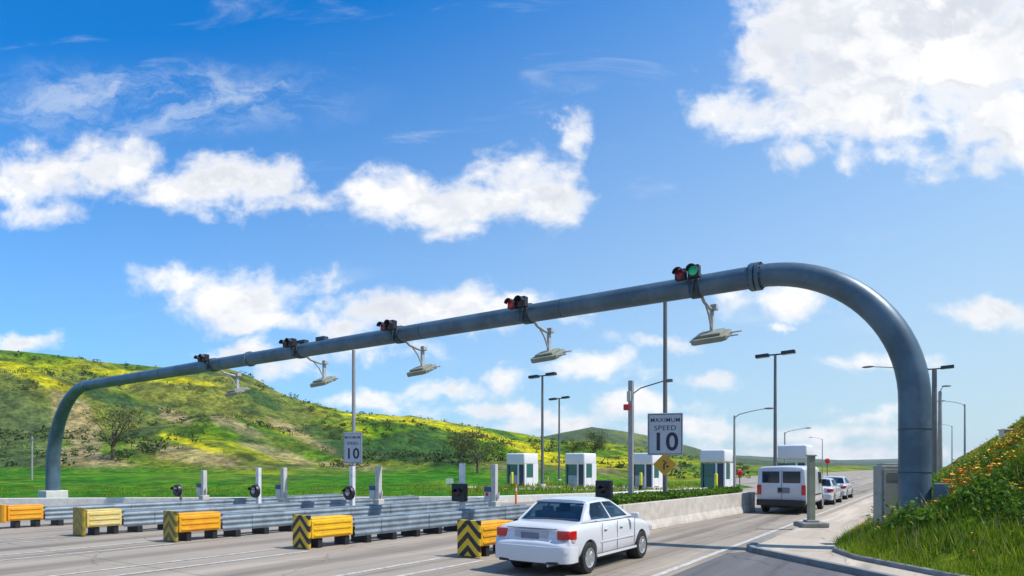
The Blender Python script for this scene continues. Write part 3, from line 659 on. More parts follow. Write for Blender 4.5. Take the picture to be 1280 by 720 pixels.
for i, (x, y, h, ph) in enumerate(SG):
    t_ = thing('lane_signal', ['black lane signal on short stalk, on the island of the far left cushion', 'black lane signal beside white post, on the island of the faded cushion', 'black lane signal below the small speed sign, island of the middle cushion', 'black lane signal on white post, on the island of the ribbed yellow cushion', 'black lane signal just behind the roof of the white sedan'][i], 'signal', (x, y, 0), 0, 'lane signals on the islands')
    MB().box((0, .12, (ph or h-.1)/2), (.17 if ph else .08, .13 if ph else .08, ph or h-.1)).build('stalk', M['white'] if ph else M['pole'], t_, bevel=.01)
    w_ = .54 if i > 2 else .46
    MB().lathe([(w_/2, -.10), (w_/2+.015, -.05), (w_/2+.015, .03), (w_/2-.05, .07)], (0, 0, h-.32), 24, 'y').build('housing', M['black'], t_, smooth=40) if i < 3 else MB().box((0, -.02, h-.30), (w_, .2, .58)).build('housing', M['black'], t_, bevel=.03)
    q = MB().lathe([(.115, -.012), (.10, -.03), (.0, -.045)], (0, -.1 if i < 3 else -.12, h-.30), 20, 'y').build('lens', M['lampglass'] if i in (1, 2) else M['lens_dark'], t_, smooth=60)
    vz = MB()
    pts = [(.14*math.cos(a), .14*math.sin(a)) for a in np.linspace(R(10), R(170), 12)]; pi_ = [(.13*math.cos(a), .13*math.sin(a)) for a in np.linspace(R(170), R(10), 12)]
    ring = pts+pi_; vz.loft([[(a, -.11, b+h-.3) for a, b in ring], [(a, -.25, b+h-.3) for a, b in ring]]).build('visor', M['black'], t_)

# ------------------------------------------------------------------ the gantry
GZ = 7.08; GR_, GL_ = Vector((-.57, 17.8)), Vector((-49.5, 19.0)); Lg = (GR_-GL_).length; ge = (GL_-GR_).normalized()
def gpt(s, z): p = GR_+ge*s; return (p.x, p.y, z)
gan = thing('toll_gantry', 'long slate blue tubular arch spanning all lanes of the toll road', 'gantry', (GR_.x, GR_.y, 0))
def G(mb, name, m, **k): o = mb.build(name, m, gan, **k); o.location = (-GR_.x, -GR_.y, 0); return o
R1, R2 = 3.5, 5.2
pts = []; rr = []
for z in np.linspace(.3, GZ-R1, 5)[:-1]: pts.append(gpt(0, z)); rr.append(.335)
for a in np.linspace(0, math.pi/2, 22): pts.append(gpt(R1-R1*math.cos(a), GZ-R1+R1*math.sin(a))); rr.append(.335-.04*a/1.57)
G(MB().tube(pts, rr, 32), 'curved_post', M['gantry'], smooth=50)
pts2 = []
for k in range(15): s_ = R1+.02+(Lg-R1-R2-.04)*k/14; pts2.append(gpt(s_, GZ))
G(MB().tube(pts2, .295, 32), 'beam', M['gantry'], smooth=50)
pts = []; rr = []
for a in np.linspace(math.pi/2, 0, 22): pts.append(gpt(Lg-R2+R2*math.cos(a), GZ-R2+R2*math.sin(a))); rr.append(.42-.12*a/1.57)
for z in np.linspace(GZ-R2, 0, 5)[1:]: pts.append(gpt(Lg, z)); rr.append(.42)
G(MB().tube(pts, rr, 28), 'curved_post', M['gantry'], smooth=50)
for s_ in (R1, R1+.14): 
    p0, p1 = Vector(gpt(s_-.05, GZ)), Vector(gpt(s_+.05, GZ)); G(MB().tube([p0, p1], .37, 32), 'flange', M['gantry'], smooth=40)
for s_ in (Lg-R2, (Lg)/2+2):
    p0, p1 = Vector(gpt(s_-.06, GZ)), Vector(gpt(s_+.06, GZ)); G(MB().tube([p0, p1], .35, 32), 'flange', M['gantry'], smooth=40)
G(MB().lathe([(.36, .62), (.52, .66), (.52, .74), (.37, .78)], (GR_.x, GR_.y, 0), 32), 'base_plate', M['gantry'], smooth=30)
pe = gpt(Lg, 0); G(MB().box((pe[0], pe[1], -.2), (1.3, 1.3, 1.3)), 'plinth', M['plinth'], bevel=.04)
G(MB().box((GR_.x+.52, GR_.y-.05, 1.45), (.30, .30, .42)), 'side_box', M['gantry'], bevel=.02)
for s_ in (9.5, 15.5, 28.6, 34.5, 40.2):
    G(MB().tube([gpt(s_-.012, GZ), gpt(s_+.012, GZ)], .302, 32), 'weld_seam', M['gantry_dark'], smooth=40)
for z_ in (1.9, 2.9):
    G(MB().tube([(GR_.x, GR_.y, z_), (GR_.x, GR_.y, z_+.025)], .342, 32), 'weld_seam', M['gantry_dark'], smooth=40)
bl = MB()
for k in range(14):
    a_ = 2*math.pi*k/14
    for s_ in (R1-.02, R1+.17): c_ = Vector(gpt(s_, GZ))+Vector((0, math.cos(a_)*.335, math.sin(a_)*.335)); bl.box(tuple(c_), (.14, .035, .035))
G(bl, 'flange_bolts', M['gantry_dark'])
for s_ in (21.3, 22.6): G(MB().box(gpt(s_, GZ+.36), (.55, .25, .16)), 'junction_box', M['gantry_dark'], bevel=.02)

# overhead signals and tag antennas, one pair per lane
LX = [(-5.75, 'nearest, over the right-hand lane where the sedan drives'), (-11.4, 'second from the right'), (-17.3, 'middle of the five'), (-23.3, 'second from the left'), (-30.1, 'farthest left')]
for i, (lx, w_) in enumerate(LX):
    s_ = (GR_.x-lx); p = gpt(s_, GZ); px_, py_ = p[0], p[1]
    sg = thing('overhead_signal', [
        'two-lens signal on the beam with its green light lit',
        'two-lens signal on the beam with a bright red light, second from the right',
        'two-lens signal with dim red light on the beam, middle of the five',
        'small dark two-lens signal on the beam, second from the left',
        'small dark two-lens signal at the low far left end of the beam'][i], 'signal', (px_, py_, GZ), 0, 'signals on the gantry beam')
    MB().lathe([(.31, -.14), (.335, -.13), (.335, .13), (.31, .14)], (0, 0, 0), 28, 'x').build('clamp_band', M['gantry_dark'], sg, smooth=30)
    MB().box((-.05, -.38, .16), (.12, .16, .34)).box((-.05, -.36, -.05), (.10, .10, .5)).build('bracket', M['gantry_dark'], sg, bevel=.01)
    MB().box((-.28, -.50, .24), (.29, .22, .29)).build('housing', M['black'], sg, bevel=.02)
    MB().box((.09, -.50, .27), (.31, .22, .33)).build('housing', M['black'], sg, bevel=.02)
    for k, (xx, zz) in enumerate(((-.28, .24), (.09, .27))):
        if i == 0: m_ = M['red_dim'] if k == 0 else M['green_on']
        elif i == 1: m_ = M['red_on'] if k == 0 else M['lens_dark']
        else: m_ = M['red_dim'] if k == 0 and i == 2 else M['lens_dark']
        MB().lathe([(.125, 0), (.11, -.025), (.0, -.035)], (xx, -.612, zz), 20, 'y').build('lens', m_, sg, smooth=60)
        ar = [(.15*math.cos(a), .15*math.sin(a)) for a in np.linspace(R(0), R(180), 14)]; ai = [(.142*math.cos(a), .142*math.sin(a)) for a in np.linspace(R(180), R(0), 14)]
        MB().loft([[(a+xx, -.62, b+zz) for a, b in ar+ai], [(a+xx, -.80, b+zz) for a, b in ar+ai]]).build('visor', M['black'], sg)
    an = thing('tag_antenna', [
        'grey-green tag reader antenna hanging nearest, over the right-hand lane',
        'flat tag reader antenna hanging second from the right, seen edge-on',
        'tag reader antenna hanging in the middle of the five',
        'tag reader antenna hanging second from the left, beside the small speed sign pole',
        'small pale tag reader antenna hanging farthest left in front of the hill'][i], 'antenna', (px_+.05, py_, GZ), 0, 'tag antennas under the gantry beam')
    arm = M['arm']
    MB().tube([(0, .25, -.2), (0, .5, -.33), (0, .9, -.40), (0, 1.25, -.42)], .05, 10).build('arm', arm, an, smooth=50)
    MB().box((0, 1.25, -.72), (.10, .14, .78)).box((.07, 1.25, -.35), (.18, .22, .16)).build('drop_post', arm, an, bevel=.012)
    MB().tube([(0, .62, -.36), (0, .95, -.62), (0, 1.18, -.95)], .03, 8).build('brace', arm, an, smooth=50)
    T_ = Matrix.Translation((0, 1.2, -1.22)) @ Matrix.Rotation(R(24), 4, 'X') @ Matrix.Rotation(R(-3), 4, 'Y')
    MB().prism([(-.52, -.34), (-.40, -.46), (.40, -.46), (.52, -.34), (.52, .34), (.40, .46), (-.40, .46), (-.52, .34)], -.09, .07, T_).build('antenna_shell', M['antenna'], an, bevel=.025)
    MB().box((0, 0, .11), (.7, .6, .08), T_).build('shell_top', M['antenna'], an, bevel=.015)
    rd = MB()
    for yy_ in (-.22, .22): rd.box((.12, yy_, -.005), (1.42, .06, .04), T_)
    rd.build('mounting_rail', M['arm'], an, bevel=.008)

# ------------------------------------------------------------------ lamps, poles, signs
def shoebox(px, d_, H, label, single=False, thick=.11, m='pole'):
    X, Y = W2(px, d_); t_ = thing('street_lamp', label, 'street lamp', (X, Y, 0), 0, 'box-headed street lamps')
    MB().lathe([(.30, 0), (.30, .45), (.26, .5), (.0, .5)], (0, 0, 0), 20).build('base', M['concrete'], t_, smooth=40)
    MB().tube([(0, 0, .4), (0, 0, H)], [thick*1.25, thick*.85], 12).build('pole', M[m], t_, smooth=50)
    MB().box((0, 0, H+.02), (1.3, .10, .10)).build('crossarm', M['head'], t_, bevel=.01)
    for s_ in ((-1,) if single else (-1, 1)):
        T_ = Matrix.Translation((s_*.88, 0, H+.04+(s_*.05))) @ Matrix.Rotation(R(-3), 4, 'Y')
        hd = MB().prism([(-.46, -.24), (.46, -.24), (.46, .24), (-.46, .24)], -.11, .13, T_).build('lamp_head', M['head'], t_, bevel=.03)
        MB().box((0, 0, -.118), (.7, .36, .012), T_).build('lens', M['lampglass'], hd)
    return t_
shoebox(678, 57, 10.0, 'dark double-headed street lamp above the leftmost white toll booth')
shoebox(699, 78, 10.2, 'smaller distant double-headed street lamp right of the one above the booth')
shoebox(969, 46.5, 10.05, 'tall double-headed street lamp standing behind the white van')
shoebox(1168, 53, 10.0, 'box-headed street lamp just right of the thick gantry leg', thick=.2)
def cobra(px, d_, H, arm, rz, label, th=.10, m='polelight', z0=0):
    X, Y = W2(px, d_); t_ = thing('cobra_lamp', label, 'street lamp', (X, Y, z0), rz, 'curved-arm street lamps')
    MB().tube([(0, 0, 0), (0, 0, H-.5)], [th*1.3, th*.8], 10).build('pole', M[m], t_, smooth=50)
    MB().tube([(0, 0, H-.7), (arm*.15, 0, H-.42), (arm*.5, 0, H-.2), (arm, 0, H)], [.05, .045, .04, .035], 8).build('arm', M[m], t_, smooth=50)
    MB().loft([[(arm-.15, .05*math.cos(a), H+.05*math.sin(a)) for a in np.linspace(0, 6.283, 9)[:-1]], [(arm+.15, .15*math.cos(a), H+.09*math.sin(a)) for a in np.linspace(0, 6.283, 9)[:-1]], [(arm+.5, .15*math.cos(a), H-.01+.08*math.sin(a)) for a in np.linspace(0, 6.283, 9)[:-1]], [(arm+.68, .05*math.cos(a), H+.03*math.sin(a)) for a in np.linspace(0, 6.283, 9)[:-1]]]).build('lamp_head', M['pole'], t_, smooth=60)
cobra(918, 58, 7.1, 2.7, 0, 'curved-arm lamp behind the rightmost green-fronted booth')
cobra(981, 92, 7.4, 2.8, 0, 'distant faint curved-arm lamp behind the white van')
cobra(1206, 73.5, 9.4, 2.0, R(180), 'curved-arm lamp on the bank at the far right, arm pointing left', z0=.2)
cobra(1143, 50, 10.0, 2.9, R(180), 'curved-arm lamp mostly hidden behind the gantry leg, head poking out left')
cobra(1175, 66, 10.2, .3, 0, 'tall lamp with short arm behind the box-headed lamp right of the gantry leg', th=.2)
cobra(1190, 135, 11, 2.4, R(180), 'tiny far lamp seen over the foot of the bank')
cobra(1028, 160, 9.3, 2.4, R(180), 'tiniest far lamp over the road beyond the queue')
cobra(1150, 110, 8.8, 2.4, R(180), 'far lamp hidden beyond the gantry leg')

def speed_sign(X, Y, H, w, h, zc, label, ytxt, mpost='pole'):
    t_ = thing('speed_sign', label, 'road sign', (X, Y, 0), 0, 'speed signs'); rz = TH
    t_.rotation_euler = (0, 0, R(20))
    MB().tube([(0, .09, 0), (0, .09, H)], [.09, .07], 12).build('pole', M[mpost], t_, smooth=50)
    pl = MB().box((0, 0, zc), (w, .03, h)).build('sign_plate', M['signface'], t_, bevel=.01)
    bd = MB(); e = .018*w/1.0; o_ = w*.035; zt = zc+h/2-o_; zb_ = zc-h/2+o_; hw = w/2-o_; yb = -.018
    for (c, d_) in (((0, yb, zt), (2*hw, .004, e)), ((0, yb, zb_), (2*hw, .004, e)), ((-hw, yb, zc), (e, .004, 2*(h/2-o_)-e)), ((hw, yb, zc), (e, .004, 2*(h/2-o_)-e))): bd.box(c, d_)
    bd.build('border', M['ink'], pl)
    text('lettering', 'MAXIMUM', w*.172, M['ink'], pl, (0, -.0175, zc+h*.33), sx=1.0)
    text('lettering', 'SPEED', w*.20, M['ink'], pl, (0, -.0175, zc+h*.14), sx=1.1)
    text('lettering', '10', w*.72, M['ink'], pl, (0, -.0175, zc-h*.20))
    return t_
s1 = speed_sign(-8.55, 23.0, 8.6, 1.27, 1.55, 3.24, 'larger speed limit sign reading 10 on tall pole in the planted island', 0)
wt = thing('warning_sign', 'small yellow diamond warning sign below the larger speed limit sign', 'road sign', (-8.55, 22.95, 0), R(20))
T_ = Matrix.Translation((0, -.02, 2.12)) @ Matrix.Rotation(R(45), 4, 'Y')
wp = MB().box((0, 0, 0), (.60, .02, .60), T_).build('sign_plate', M['warn'], wt, bevel=.004)
MB().tube([(-.02, -.036, 1.93), (-.02, -.036, 2.12), (.06, -.036, 2.2), (-.05, -.036, 2.28)], .028, 8).box((.10, -.036, 2.05), (.1, .006, .06)).build('symbol', M['ink'], wp)
s2 = speed_sign(-20.9, 19.15, 7.0, .86, 1.32, 2.84, 'smaller distant speed limit sign reading 10 in front of the hill', 0, 'polelight')

cp = thing('camera_pole', 'weathered square pole with a thin arm and small red box behind the sedan', 'pole', (-8.95, 20.8, 0))
MB().box((0, 0, 2.5), (.16, .16, 5.0)).build('pole', M['polelight'], cp, bevel=.015)
MB().tube([(0, 0, 4.5), (.35, 0, 4.72), (1.25, 0, 4.92)], .022, 8).build('arm', M['pole'], cp, smooth=50)
MB().box((1.35, 0, 4.9), (.24, .12, .10)).build('camera_head', M['pole'], cp, bevel=.015)
MB().box((-.10, -.10, 4.08), (.22, .16, .20)).build('red_box', M['flag'], cp, bevel=.015)
MB().box((-.03, -.09, 4.45), (.14, .1, .35)).build('junction_box', M['post'], cp, bevel=.01)

# control cabinet and square post on the right
cb_ = thing('control_cabinet', 'tall grey metal control cabinet in the grass beside the gantry leg', 'cabinet', (-1.12, 18.5, .33), TH-R(2))
MB().box((0, 0, .88), (.60, .40, 1.72)).build('cabinet_body', M['grey_box'], cb_, bevel=.018)
MB().box((0, 0, 1.765), (.46, .34, .05)).build('cap', M['galv'], cb_, bevel=.012)
MB().box((0, -.206, .9), (.50, .012, 1.5)).build('door', M['grey_box'], cb_, bevel=.005)
MB().box((.2, -.225, .95), (.03, .03, .14)).build('handle', M['galv'], cb_, bevel=.006)
lv = MB()
for k in range(5): lv.box((0, -.216, 1.40+.04*k), (.3, .012, .012))
lv.build('louvre', M['grey_box'], cb_)
MB().box((0, 0, .0), (.8, .66, .1)).build('pad', M['concrete'], cb_, bevel=.01)
gpst = thing('island_post', 'slim grey-green post on a wide flat plinth between the lane and the grass', 'post', (-3.56, 22.7, .1), TH)
MB().box((0, 0, 1.23), (.20, .18, 2.1)).build('post_shaft', M['antenna'], gpst, bevel=.012)
MB().prism([(-.44, -.34), (.44, -.34), (.44, .34), (-.44, .34)], 0, .16).build('plinth', M['kerb'], gpst, bevel=.04)
MB().box((0, 0, .2), (.38, .34, .06)).build('foot_plate', M['grey_box'], gpst, bevel=.01)
MB().box((0, 0, 2.30), (.27, .24, .05)).build('cap', M['grey_box'], gpst, bevel=.01)
# concrete drain on the bank
_X, _Y = W2(1268, 27.0); _z = float(mound_z(np.array([_X]), np.array([_Y]))[0])
dr_ = MB().box((0, 0, -.15), (1.1, .3, .56)).box((0, -.05, .16), (1.2, .42, .07)).build('concrete_headwall', M['plinth'], bevel=.02); dr_.location = (_X, _Y, _z+.42); dr_.rotation_euler = (0, 0, TH)
tag(dr_, 'short pale concrete headwall set in the flowery bank at the right edge', 'headwall')

# ------------------------------------------------------------------ toll booths
blab = ['white toll booth farthest left, below the double-headed lamp', 'white toll booth second from the left', 'white toll booth third from the left, left of the large speed sign', 'white toll booth with yellow bollard, right of the large speed sign', 'white toll booth rising behind the roof of the van']
BO = [(653, 61.5), (726, 60.5), (809, 59.5), (896, 54), (994, 48)]
for i, (px, d_) in enumerate(BO):
    X, Y = W2(px, d_); b = thing('toll_booth', blab[i], 'toll booth', (X, Y, .02), 0, 'toll booths')
    H = (3.25, 3.25, 3.25, 3.4, 3.6)[i]
    # rounded-corner shell with openings: slabs round a glazed room
    MB().box((0, 0, .08), (2.3, 3.0, .16)).build('platform', M['concrete'], b, bevel=.02)
    MB().box((0, 0, H-.52), (2.02, 2.5, 1.04)).build('roof_fascia', M['booth'], b, bevel=.14, seg=4, smooth=40)
    MB().box((.92, .78, 1.2), (.17, .9, 2.2)).build('wall', M['booth'], b, bevel=.01)
    MB().box((.30, -1.14, 1.2), (.14, .14, 2.2)).build('wall', M['booth'], b, bevel=.01)
    MB().box((.93, -.98, 1.2), (.12, .3, 2.2)).build('wall', M['booth'], b, bevel=.01)
    MB().box((0, 1.14, 1.2), (1.7, .14, 2.2)).build('wall', M['booth'], b, bevel=.01)
    MB().box((-.2, -1.12, .66), (1.0, .10, 1.1)).build('counter_panel', M['galv'] if i < 3 else M['teal'], b, bevel=.01)
    MB().box((-.90, -1.10, 1.2), (.18, .18, 2.2)).build('corner_post', M['teal'], b, bevel=.01)
    MB().box((-.22, -1.10, 1.74), (1.0, .03, 1.05)).build('window', M['booth_glass'], b)
    MB().box((.60, -1.10, 1.22), (.46, .04, 2.1)).build('door', M['booth_dark'], b, bevel=.01)
    MB().box((.95, -.22, 1.62), (.03, 1.1, 1.25)).build('window', M['booth_glass'], b)
    MB().box((.94, -.22, .6), (.08, 1.1, .75)).build('side_panel', M['booth'], b, bevel=.01)
    MB().box((-.93, 0, 1.62), (.03, 2.0, 1.25)).build('window', M['booth_glass'], b)
    MB().box((-.92, 0, .6), (.08, 2.0, .75)).build('side_panel', M['teal'], b, bevel=.01)
for px, d_, lab in ((895, 49, 'yellow bollard with dark foot in front of the green-fronted booth'), (801, 55, 'yellow bollard in front of the booth left of the large speed sign'), (640, 59, 'yellow bollard in front of the leftmost booth')):
    X, Y = W2(px, d_); b = thing('bollard', lab, 'bollard', (X, Y, 0), 0, 'bollards by the booths')
    MB().lathe([(.16, .0), (.16, .45), (.0, .45)], (0, 0, 0), 16).build('foot', M['foot'], b, smooth=40)
    MB().lathe([(.13, .4), (.13, 1.45), (.09, 1.52), (0, 1.54)], (0, 0, 0), 16).build('bollard_shaft', M['bollard'], b, smooth=40)
for px, d_, z, lab, nm in ((925, 50, 1.55, 'red round signal by the roadside left of the white van', 'red_signal'), (1034.5, 60, 2.55, 'small red signal seen over the queueing cars', 'red_signal')):
    X, Y = W2(px, d_); b = thing(nm, lab, 'signal', (X, Y, 0), TH, 'red roadside signals')
    MB().tube([(0, .06, 0), (0, .06, z)], .04, 8).build('stalk', M['pole'], b, smooth=50)
    MB().lathe([(.22, -.02), (.25, 0), (.25, .06), (.20, .08)], (0, 0, z), 20, 'y').build('disc', M['flag'], b, smooth=40)
    MB().lathe([(.10, -.04), (.10, -.018)], (0, 0, z), 16, 'y').build('lens', M['red_on'], b, smooth=40)
for px, d_, lab in ((645, 33, 'slim red-orange delineator standing behind the sedan boot'), (685, 62, 'slim red-orange delineator between the two left booths')):
    X, Y = W2(px, d_); b = thing('delineator', lab, 'delineator', (X, Y, 0), 0, 'red-orange delineators')
    MB().lathe([(.20, 0), (.20, .05), (.0, .06)], (0, 0, 0), 16).build('base', M['rubber'], b, smooth=40)
    MB().tube([(0, 0, .05), (0, 0, 1.15)], .055, 12).build('tube', M['amber'], b, smooth=50)
    MB().tube([(0, 0, .8), (0, 0, .95)], .058, 12).build('band', M['white'], b, smooth=50)
X, Y = W2(562, 55); b = thing('small_sign', 'small blank white sign standing in the green field', 'sign', (X, Y, .35), TH)
MB().tube([(0, .03, -.5), (0, .03, .6)], .03, 8).build('stalk', M['pole'], b); MB().box((0, 0, .45), (.62, .03, .42)).build('sign_plate', M['white'], b, bevel=.01)
X, Y = W2(40, 66); b = thing('utility_pole', 'thin pale pole standing at the foot of the hill on the far left', 'pole', (X, Y, -.3), 0)
MB().tube([(0, 0, -.5), (0, 0, 5.4)], .09, 10).build('pole', M['polelight'], b, smooth=50); MB().box((0, 0, 5.1), (.9, .08, .08)).build('crossarm', M['polelight'], b, bevel=.01)

# ------------------------------------------------------------------ vehicles
def wheel(parent, x, y, r, w, side):
    wl = thing('wheel', None, None, (x, y, r)); wl.parent = parent
    prof = [(r*.62, -w/2), (r*.93, -w/2), (r, -w*.36), (r, w*.36), (r*.93, w/2), (r*.62, w/2), (r*.60, w*.3), (r*.60, -w*.3), (r*.62, -w/2)]
    MB().lathe(prof, (0, 0, 0), 36, 'x').build('tyre', M['rubber'], wl, smooth=40)
    MB().lathe([(r*.58, side*w*.10), (0, side*w*.10)], (0, 0, 0), 30, 'x').build('brake_disc', M['foot'], wl)
    rm = MB(); rm.lathe([(r*.61, side*w*.40), (r*.64, side*w*.50), (r*.61, side*w*.51), (r*.54, side*w*.44), (r*.53, side*w*.2)], (0, 0, 0), 36, 'x')
    rm.lathe([(r*.17, side*w*.1), (r*.17, side*w*.43), (r*.10, side*w*.48), (0, side*w*.48)], (0, 0, 0), 16, 'x')
    for k in range(7):
        T_ = Matrix.Rotation(k*2*math.pi/7, 4, 'X')
        rm.box((side*w*.36, 0, r*.36), (w*.16, r*.15, r*.44), T_)
    rm.build('rim', M['rim'], wl, smooth=35)
def quad_slab(pts, th, name, m, parent, bev=.004):
    a, b_, c, d_ = [Vector(p) for p in pts]; nn = (b_-a).cross(d_-a).normalized()*th
    pp = [a, b_, c, d_]; mb = MB().poly([tuple(p-nn) for p in pp]+[tuple(p+nn) for p in pp], [(3, 2, 1, 0), (4, 5, 6, 7), (0, 1, 5, 4), (1, 2, 6, 5), (2, 3, 7, 6), (3, 0, 4, 7)])
    return mb.build(name, m, parent, bevel=bev, seg=1)
def ring(y, zb, zt, hw):
    h = [(.0, zb), (.78*hw, zb), (.96*hw, zb+.08), (1.0*hw, zb+(zt-zb)*.42), (.99*hw, zb+(zt-zb)*.68), (.955*hw, zt-(zt-zb)*.12), (.87*hw, zt-.012), (.5*hw, zt+.016), (0, zt+.024)]
    return [(a, y, b) for a, b in h]+[(-a, y, b) for a, b in reversed(h[1:-1])]
def sedan(loc, rz, label, group='cars in the right-hand lane', paint='carpaint', s=1.0):
    c = thing('sedan', label, 'car', loc, rz, group); P_ = M[paint]
    st = [(.03, .36, .58, .66), (.05, .31, .62, .76), (.11, .27, .66, .825), (.135, .27, .70, .838), (.15, .27, .83, .842), (.20, .26, .92, .846), (.36, .25, .965, .85), (.80, .22, .985, .853), (1.5, .20, .99, .857), (2.3, .20, .99, .857), (3.0, .20, .975, .85), (3.25, .20, .935, .845), (3.8, .24, .87, .825), (4.12, .27, .78, .78), (4.27, .30, .66, .70), (4.34, .34, .56, .58)]
    body = MB().loft([ring(*q) for q in st]).build('body', P_, c, subd=2)
    cutters = [MB().lathe([(.345, -.32), (.345, .32)], (sx*.76, yy, .31), 40, 'x').build('cutter', P_) for sx in (-1, 1) for yy in (.90, 3.43)]
    for q in cutters: q.parent = c
    bpy.context.view_layer.update(); cut(body, cutters)
    for p in body.data.polygons: p.use_smooth = True
    body.data.set_sharp_from_angle(angle=R(50))
    # dark wheel wells
    for sx in (-1, 1):
        for yy in (.90, 3.43): MB().lathe([(.338, -.13), (.338, .08), (.0, .08)] if sx < 0 else [(.0, -.08), (.338, -.08), (.338, .13)], (sx*.66, yy, .31), 30, 'x').build('wheel_well', M['trim'], c)
    # greenhouse
    B = {'rb': (.78, .965, .735), 'fb': (3.12, .955, .745), 'rt': (1.28, 1.350, .565), 'ft': (2.26, 1.365, .565)}
    def cpt(u, v, sx):          # u along length 0..1 , v up
        b0 = Vector((0, 0, 0)); y0 = B['rb'][0]*(1-u)+B['fb'][0]*u; y1 = B['rt'][0]*(1-u)+B['ft'][0]*u
        z0 = B['rb'][1]*(1-u)+B['fb'][1]*u; z1 = B['rt'][1]*(1-u)+B['ft'][1]*u; w0 = B['rb'][2]*(1-u)+B['fb'][2]*u; w1_ = B['rt'][2]*(1-u)+B['ft'][2]*u
        sn = math.sin(math.pi*min(max(u, 0), 1)); bul = .04*sn; ob = .035*math.sin(math.pi*v)
        return Vector((sx*(w0+(w1_-w0)*v+bul*(1-.4*v)+ob*.6), y0+(y1-y0)*v, z0+(z1-z0)*v+.022*sn*v))
    fr = MB()
    def slab(pp, inward, th=.035):
        pp = [Vector(p) for p in pp]; w_ = Vector(inward).normalized()*th; n_ = len(pp)
        fr.poly([tuple(p) for p in pp]+[tuple(p+w_) for p in pp], [tuple(range(n_)), tuple(range(n_, 2*n_))[::-1]]+[(i, (i+1) % n_, n_+(i+1) % n_, n_+i) for i in range(n_)])
    def srow(us, v0, v1, sx): return [cpt(u, v0, sx) for u in us]+[cpt(u, v1, sx) for u in reversed(us)]
    for sx in (-1, 1):
        iw = (-sx, 0, -.35)
        for u0, u1 in ((0, .25), (.25, .5), (.5, .75), (.75, 1)):
            slab(srow((u0, u1), 0, .10, sx), iw); slab(srow((u0, u1), .88, 1.0, sx), iw)
        slab([cpt(0, .10, sx), cpt(.14, .10, sx), cpt(.10, .5, sx), cpt(.125, .88, sx), cpt(0, .88, sx)], iw)
        slab([cpt(1, .10, sx), cpt(.91, .10, sx), cpt(.925, .88, sx), cpt(1, .88, sx)], iw)
        slab(srow((.497, .528), .10, .88, sx), iw)
    for u in (0, 1):
        iw = (0, 1 if u == 0 else -1, -1)
        g_ = lambda a_, v: cpt(u, v, 1)*((1+a_)/2)+cpt(u, v, -1)*((1-a_)/2)
        slab([g_(-1, 0), g_(1, 0), g_(1, .07), g_(-1, .07)], iw); slab([g_(-1, .91), g_(1, .91), g_(1, 1), g_(-1, 1)], iw)
        slab([g_(-1, .07), g_(-.93, .07), g_(-.93, .91), g_(-1, .91)], iw); slab([g_(.93, .07), g_(1, .07), g_(1, .91), g_(.93, .91)], iw)
    fr.build('window_frame', P_, c, bevel=.006, smooth=60)
    rings_ = []
    for u in (-.02, 0, .12, .3, .5, .7, .88, 1, 1.02):
        l = cpt(u, 1, 1); k_ = (.0 if 0 < u < 1 else .012); dz_ = Vector((0, 0, .004-k_))
        rings_.append([l+dz_+Vector((.004, 0, 0)), Vector((l.x*.85, l.y, l.z+.024-k_)), Vector((l.x*.45, l.y, l.z+.040-k_)), Vector((0, l.y, l.z+.044-k_)), Vector((-l.x*.45, l.y, l.z+.040-k_)), Vector((-l.x*.85, l.y, l.z+.024-k_)),
            Vector((-l.x-.004, l.y, l.z+.004-k_)), Vector((-l.x*.9, l.y, l.z-.03)), Vector((0, l.y, l.z-.01)), Vector((l.x*.9, l.y, l.z-.03))])
    MB().loft(rings_).build('roof', P_, c, smooth=55)
    # cabin interior seen through the glass
    MB().box((0, 1.95, .998), (1.36, 2.1, .02)).build('interior_deck', M['cloth'], c)
    MB().box((0, 1.30, 1.06), (1.22, .16, .15)).build('rear_seat', M['cloth'], c, bevel=.04)
    for sx in (-1, 1):
        MB().box((sx*.34, 2.05, 1.08), (.44, .14, .2)).build('front_seat', M['cloth'], c, bevel=.05)
        MB().box((sx*.34, 2.02, 1.23), (.25, .09, .14)).build('headrest', M['cloth'], c, bevel=.035)
    MB().box((0, 2.62, 1.24), (.24, .03, .06)).build('rear_view_mirror', M['trim'], c, bevel=.01)
    B0 = B
    def face(f, us, vs, th=.006):
        return [f(us[0], vs[0]), f(us[1], vs[0]), f(us[1], vs[1]), f(us[0], vs[1])]
    # rear and front glass
    for (kb, kt, nm) in (('rb', 'rt', 'rear_window'), ('fb', 'ft', 'windscreen')):
        yb, zb, wb = B[kb]; yt, zt, wt_ = B[kt]; s_ = -1 if kb == 'rb' else 1
        def rp(a, v, ex=.0): w_ = wb+(wt_-wb)*v; return Vector((a*(w_-.055), yb+(yt-yb)*v, zb+(zt-zb)*v))
        nrm = Vector((0, s_*(zt-zb), abs(yt-yb))).normalized()
        pts_ = [rp(-1, .05)+nrm*.006, rp(1, .05)+nrm*.006, rp(1, .92)+nrm*.006, rp(-1, .92)+nrm*.006]
        if s_ > 0: pts_ = pts_[::-1]
        quad_slab(pts_, .004, nm, M['clearglass'], c)
